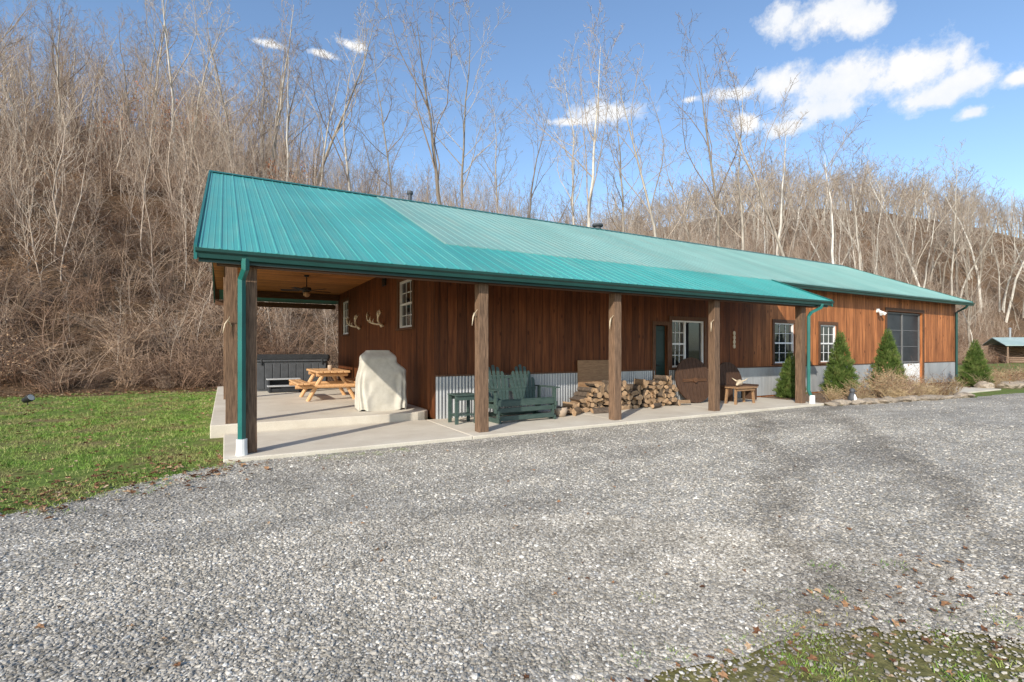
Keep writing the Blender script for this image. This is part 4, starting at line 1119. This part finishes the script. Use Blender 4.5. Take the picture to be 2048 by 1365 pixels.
x = nr.uniform(0.7, 6.0, N); y = nr.uniform(-1.0, 2.6, N)
pn = np.array([mnoise.noise(Vector((a*2.2, b*2.2, 4))) for a, b in zip(x, y)])
k = ~inpoly(x+nr.randn(N)*0.36, y+nr.randn(N)*0.36, GPW) & (nr.rand(N) < np.clip(0.36+1.4*pn, 0.03, 1)) & (np.hypot(x, y) > 1.3)
P2 = np.stack([x[k], y[k]], 1); s2 = nr.uniform(0.4, 0.85, len(P2))
N = 60; P3 = np.stack([0.9+nr.rand(N)*1.6, 7.35+nr.randn(N)*0.12], 1); s3 = nr.uniform(0.3, 0.5, N)
PP = np.concatenate([P1, P2, P3]); s = np.concatenate([s1, s2, s3]); n = len(PP)
scatter('grass', np.concatenate([PP, np.full((n, 1), -0.05)], 1), nr.uniform(-1, 1, (n, 3))*np.array([0.05, 0.05, 3.14]), np.stack([s]*3, 1), nr.randint(0, 3, n), ts)
# ------------------------------------------------------------ leaves
def leaf(seed):
    r = random.Random(seed); pts_ = []; n = 11
    for i in range(n):
        a = i*2*math.pi/n; q = r.uniform(0.6, 1.1)*(0.042 if i % 2 else 0.026); pts_.append((q*1.3*math.cos(a), q*math.sin(a), r.uniform(-0.002, 0.020)))
    mb = MB(); vs = [(0, 0, 0.0)]+pts_; mb.add(vs, [(0, i+1, (i+1) % n+1) for i in range(n)]); return srcobj(mb.mesh('leaf', LEAF))
ls = [leaf(s) for s in range(4)]
L = []; LS = []
def hl(x, y, dz, s=1.0): L.append((x, y, max(hgt(x, y), -0.05)+dz)); LS.append(s*nr.uniform(0.55, 1.2))
for i in range(2600): hl(nr.uniform(-14, -0.3), 5.5+nr.rand()**0.8*17.5, 0.03, 0.8)
for i in range(430): t = nr.rand()**0.6; hl(-3.4+3.4*t+nr.randn()*0.5, 6.1+1.5*t+nr.randn()*0.45, 0.02, 0.8)
for i in range(300): hl(nr.uniform(1.2, 4.5), nr.uniform(0.3, 1.8), 0.018, 0.55)
for i in range(260):
    rr = nr.uniform(2, 12); a = az0+nr.uniform(-.9, .9); xx, yy = rr*math.sin(a), rr*math.cos(a)
    if yy < 7.5: hl(xx, yy, 0.012, 0.45)
for i in range(200): hl(14.2+nr.rand()*6, 7+nr.rand()*2.6, 0.015, 0.8)
for i in range(9000): hl(-25+nr.rand()*34, 20.5+nr.rand()**1.3*14, 0.04, 1.0)
n = len(L)
scatter('fallen_leaves', L, nr.uniform(-1, 1, (n, 3))*np.array([0.4, 0.4, 3.14]), np.stack([np.array(LS)]*3, 1), nr.randint(0, 4, n), ls)

# ------------------------------------------------------------ sky
w = bpy.data.worlds.new('World'); S.world = w; w.use_nodes = True
nt = w.node_tree; nt.nodes.clear()
SUN = Vector((-0.82, -0.572, 0)).normalized(); EL = math.radians(28)
sky = nd(nt, 'ShaderNodeTexSky', sky_type='NISHITA', sun_disc=False, sun_elevation=EL, sun_rotation=math.atan2(SUN.x, SUN.y), altitude=200, air_density=1.0, dust_density=1.1, ozone_density=1.2)
skc = mix(nt, 1.0, sky.outputs[0], (1.28, 1.40, 1.50), 'MULTIPLY')
bg = nd(nt, 'ShaderNodeBackground', {'Color': skc, 'Strength': 0.15})
dirv = nt.nodes.new('ShaderNodeTexCoord').outputs['Generated']
sx = nd(nt, 'ShaderNodeSeparateXYZ', {0: dirv})
az = mth(nt, 'ARCTAN2', sx.outputs[0], sx.outputs[1]); el = mth(nt, 'ARCSINE', sx.outputs[2])
wn = noise(nt, dirv, 8.0, 5, 0.6, out=1)
wv = nd(nt, 'ShaderNodeSeparateXYZ', {0: wn})
azw = mth(nt, 'ADD', az, mth(nt, 'MULTIPLY', mth(nt, 'SUBTRACT', wv.outputs[0], 0.5), 0.07))
elw = mth(nt, 'ADD', el, mth(nt, 'MULTIPLY', mth(nt, 'SUBTRACT', wv.outputs[1], 0.5), 0.035))
CL = [(1480,188,75,12),(1560,168,70,30),(1690,168,125,44),(1820,138,95,38),(1890,182,110,26),(1660,212,100,22),(1960,165,55,12),(1930,232,42,12),
      (1560,32,45,20),(1650,22,90,30),(1720,40,62,24),(1215,222,72,22),(1140,238,40,7),(1500,245,28,14),(1590,250,36,15),(2035,160,35,12),
      (540,95,36,6),(700,85,26,7),(640,105,30,5),(1385,205,22,6)]
tot = None
f = 1010.0
for cx, cy, rx, ry in CL:
    t = (cx-1024)/f; a = az0+math.atan(t); q = math.sqrt(1+t*t); e = math.atan((699-cy)/f/q)
    ra = rx/f/(q*q)*1.35; re = ry/f/q*1.35
    dx = mth(nt, 'DIVIDE', mth(nt, 'SUBTRACT', azw, a), ra); dy = mth(nt, 'DIVIDE', mth(nt, 'SUBTRACT', elw, e), re)
    d2 = mth(nt, 'ADD', mth(nt, 'MULTIPLY', dx, dx), mth(nt, 'MULTIPLY', dy, dy))
    v = mth(nt, 'SUBTRACT', 1.0, mth(nt, 'SQRT', d2))
    tot = v if tot is None else mth(nt, 'SMOOTH_MAX', tot, v, 0.2)
det = noise(nt, dirv, 22.0, 10, 0.65)
tot = mth(nt, 'ADD', tot, mth(nt, 'MULTIPLY', mth(nt, 'SUBTRACT', det, 0.52), 2.2))
cm = ramp(nt, tot, [(0.0, 0.0), (0.25, 0.35), (0.55, 0.92), (0.8, 1.0)])
shade = ramp(nt, noise(nt, dirv, 14.0, 6, 0.6), [(0.35, (0.86, 0.90, 0.96)), (0.6, (1.0, 0.99, 0.98))])
bg2 = nd(nt, 'ShaderNodeBackground', {'Color': shade, 'Strength': 1.04})
mx = nd(nt, 'ShaderNodeMixShader', {0: cm, 1: bg.outputs[0], 2: bg2.outputs[0]})
out = nt.nodes.new('ShaderNodeOutputWorld'); nt.links.new(mx.outputs[0], out.inputs[0])
sl_ = bpy.data.lights.new('sun', 'SUN'); sl_.energy = 5.0; sl_.angle = math.radians(0.53); sl_.color = (1.0, 0.93, 0.82)
so = bpy.data.objects.new('sun', sl_); COL.objects.link(so)
dv = Vector((SUN.x*math.cos(EL), SUN.y*math.cos(EL), math.sin(EL)))
so.rotation_euler = dv.to_track_quat('Z', 'Y').to_euler()
so.location = dv*50

# ------------------------------------------------------------ camera
c = bpy.data.cameras.new('camera'); c.sensor_width = 36; c.lens = 1010/2048*36; c.shift_y = 16.5/2048
c.clip_start = 0.05; c.clip_end = 3000
co = bpy.data.objects.new('camera', c); COL.objects.link(co)
co.location = (0, 0, 1.45); co.rotation_euler = (math.radians(90), 0, -az0)
S.camera = co
S.view_settings.view_transform = 'Standard'; S.view_settings.look = 'None'; S.view_settings.exposure = 0
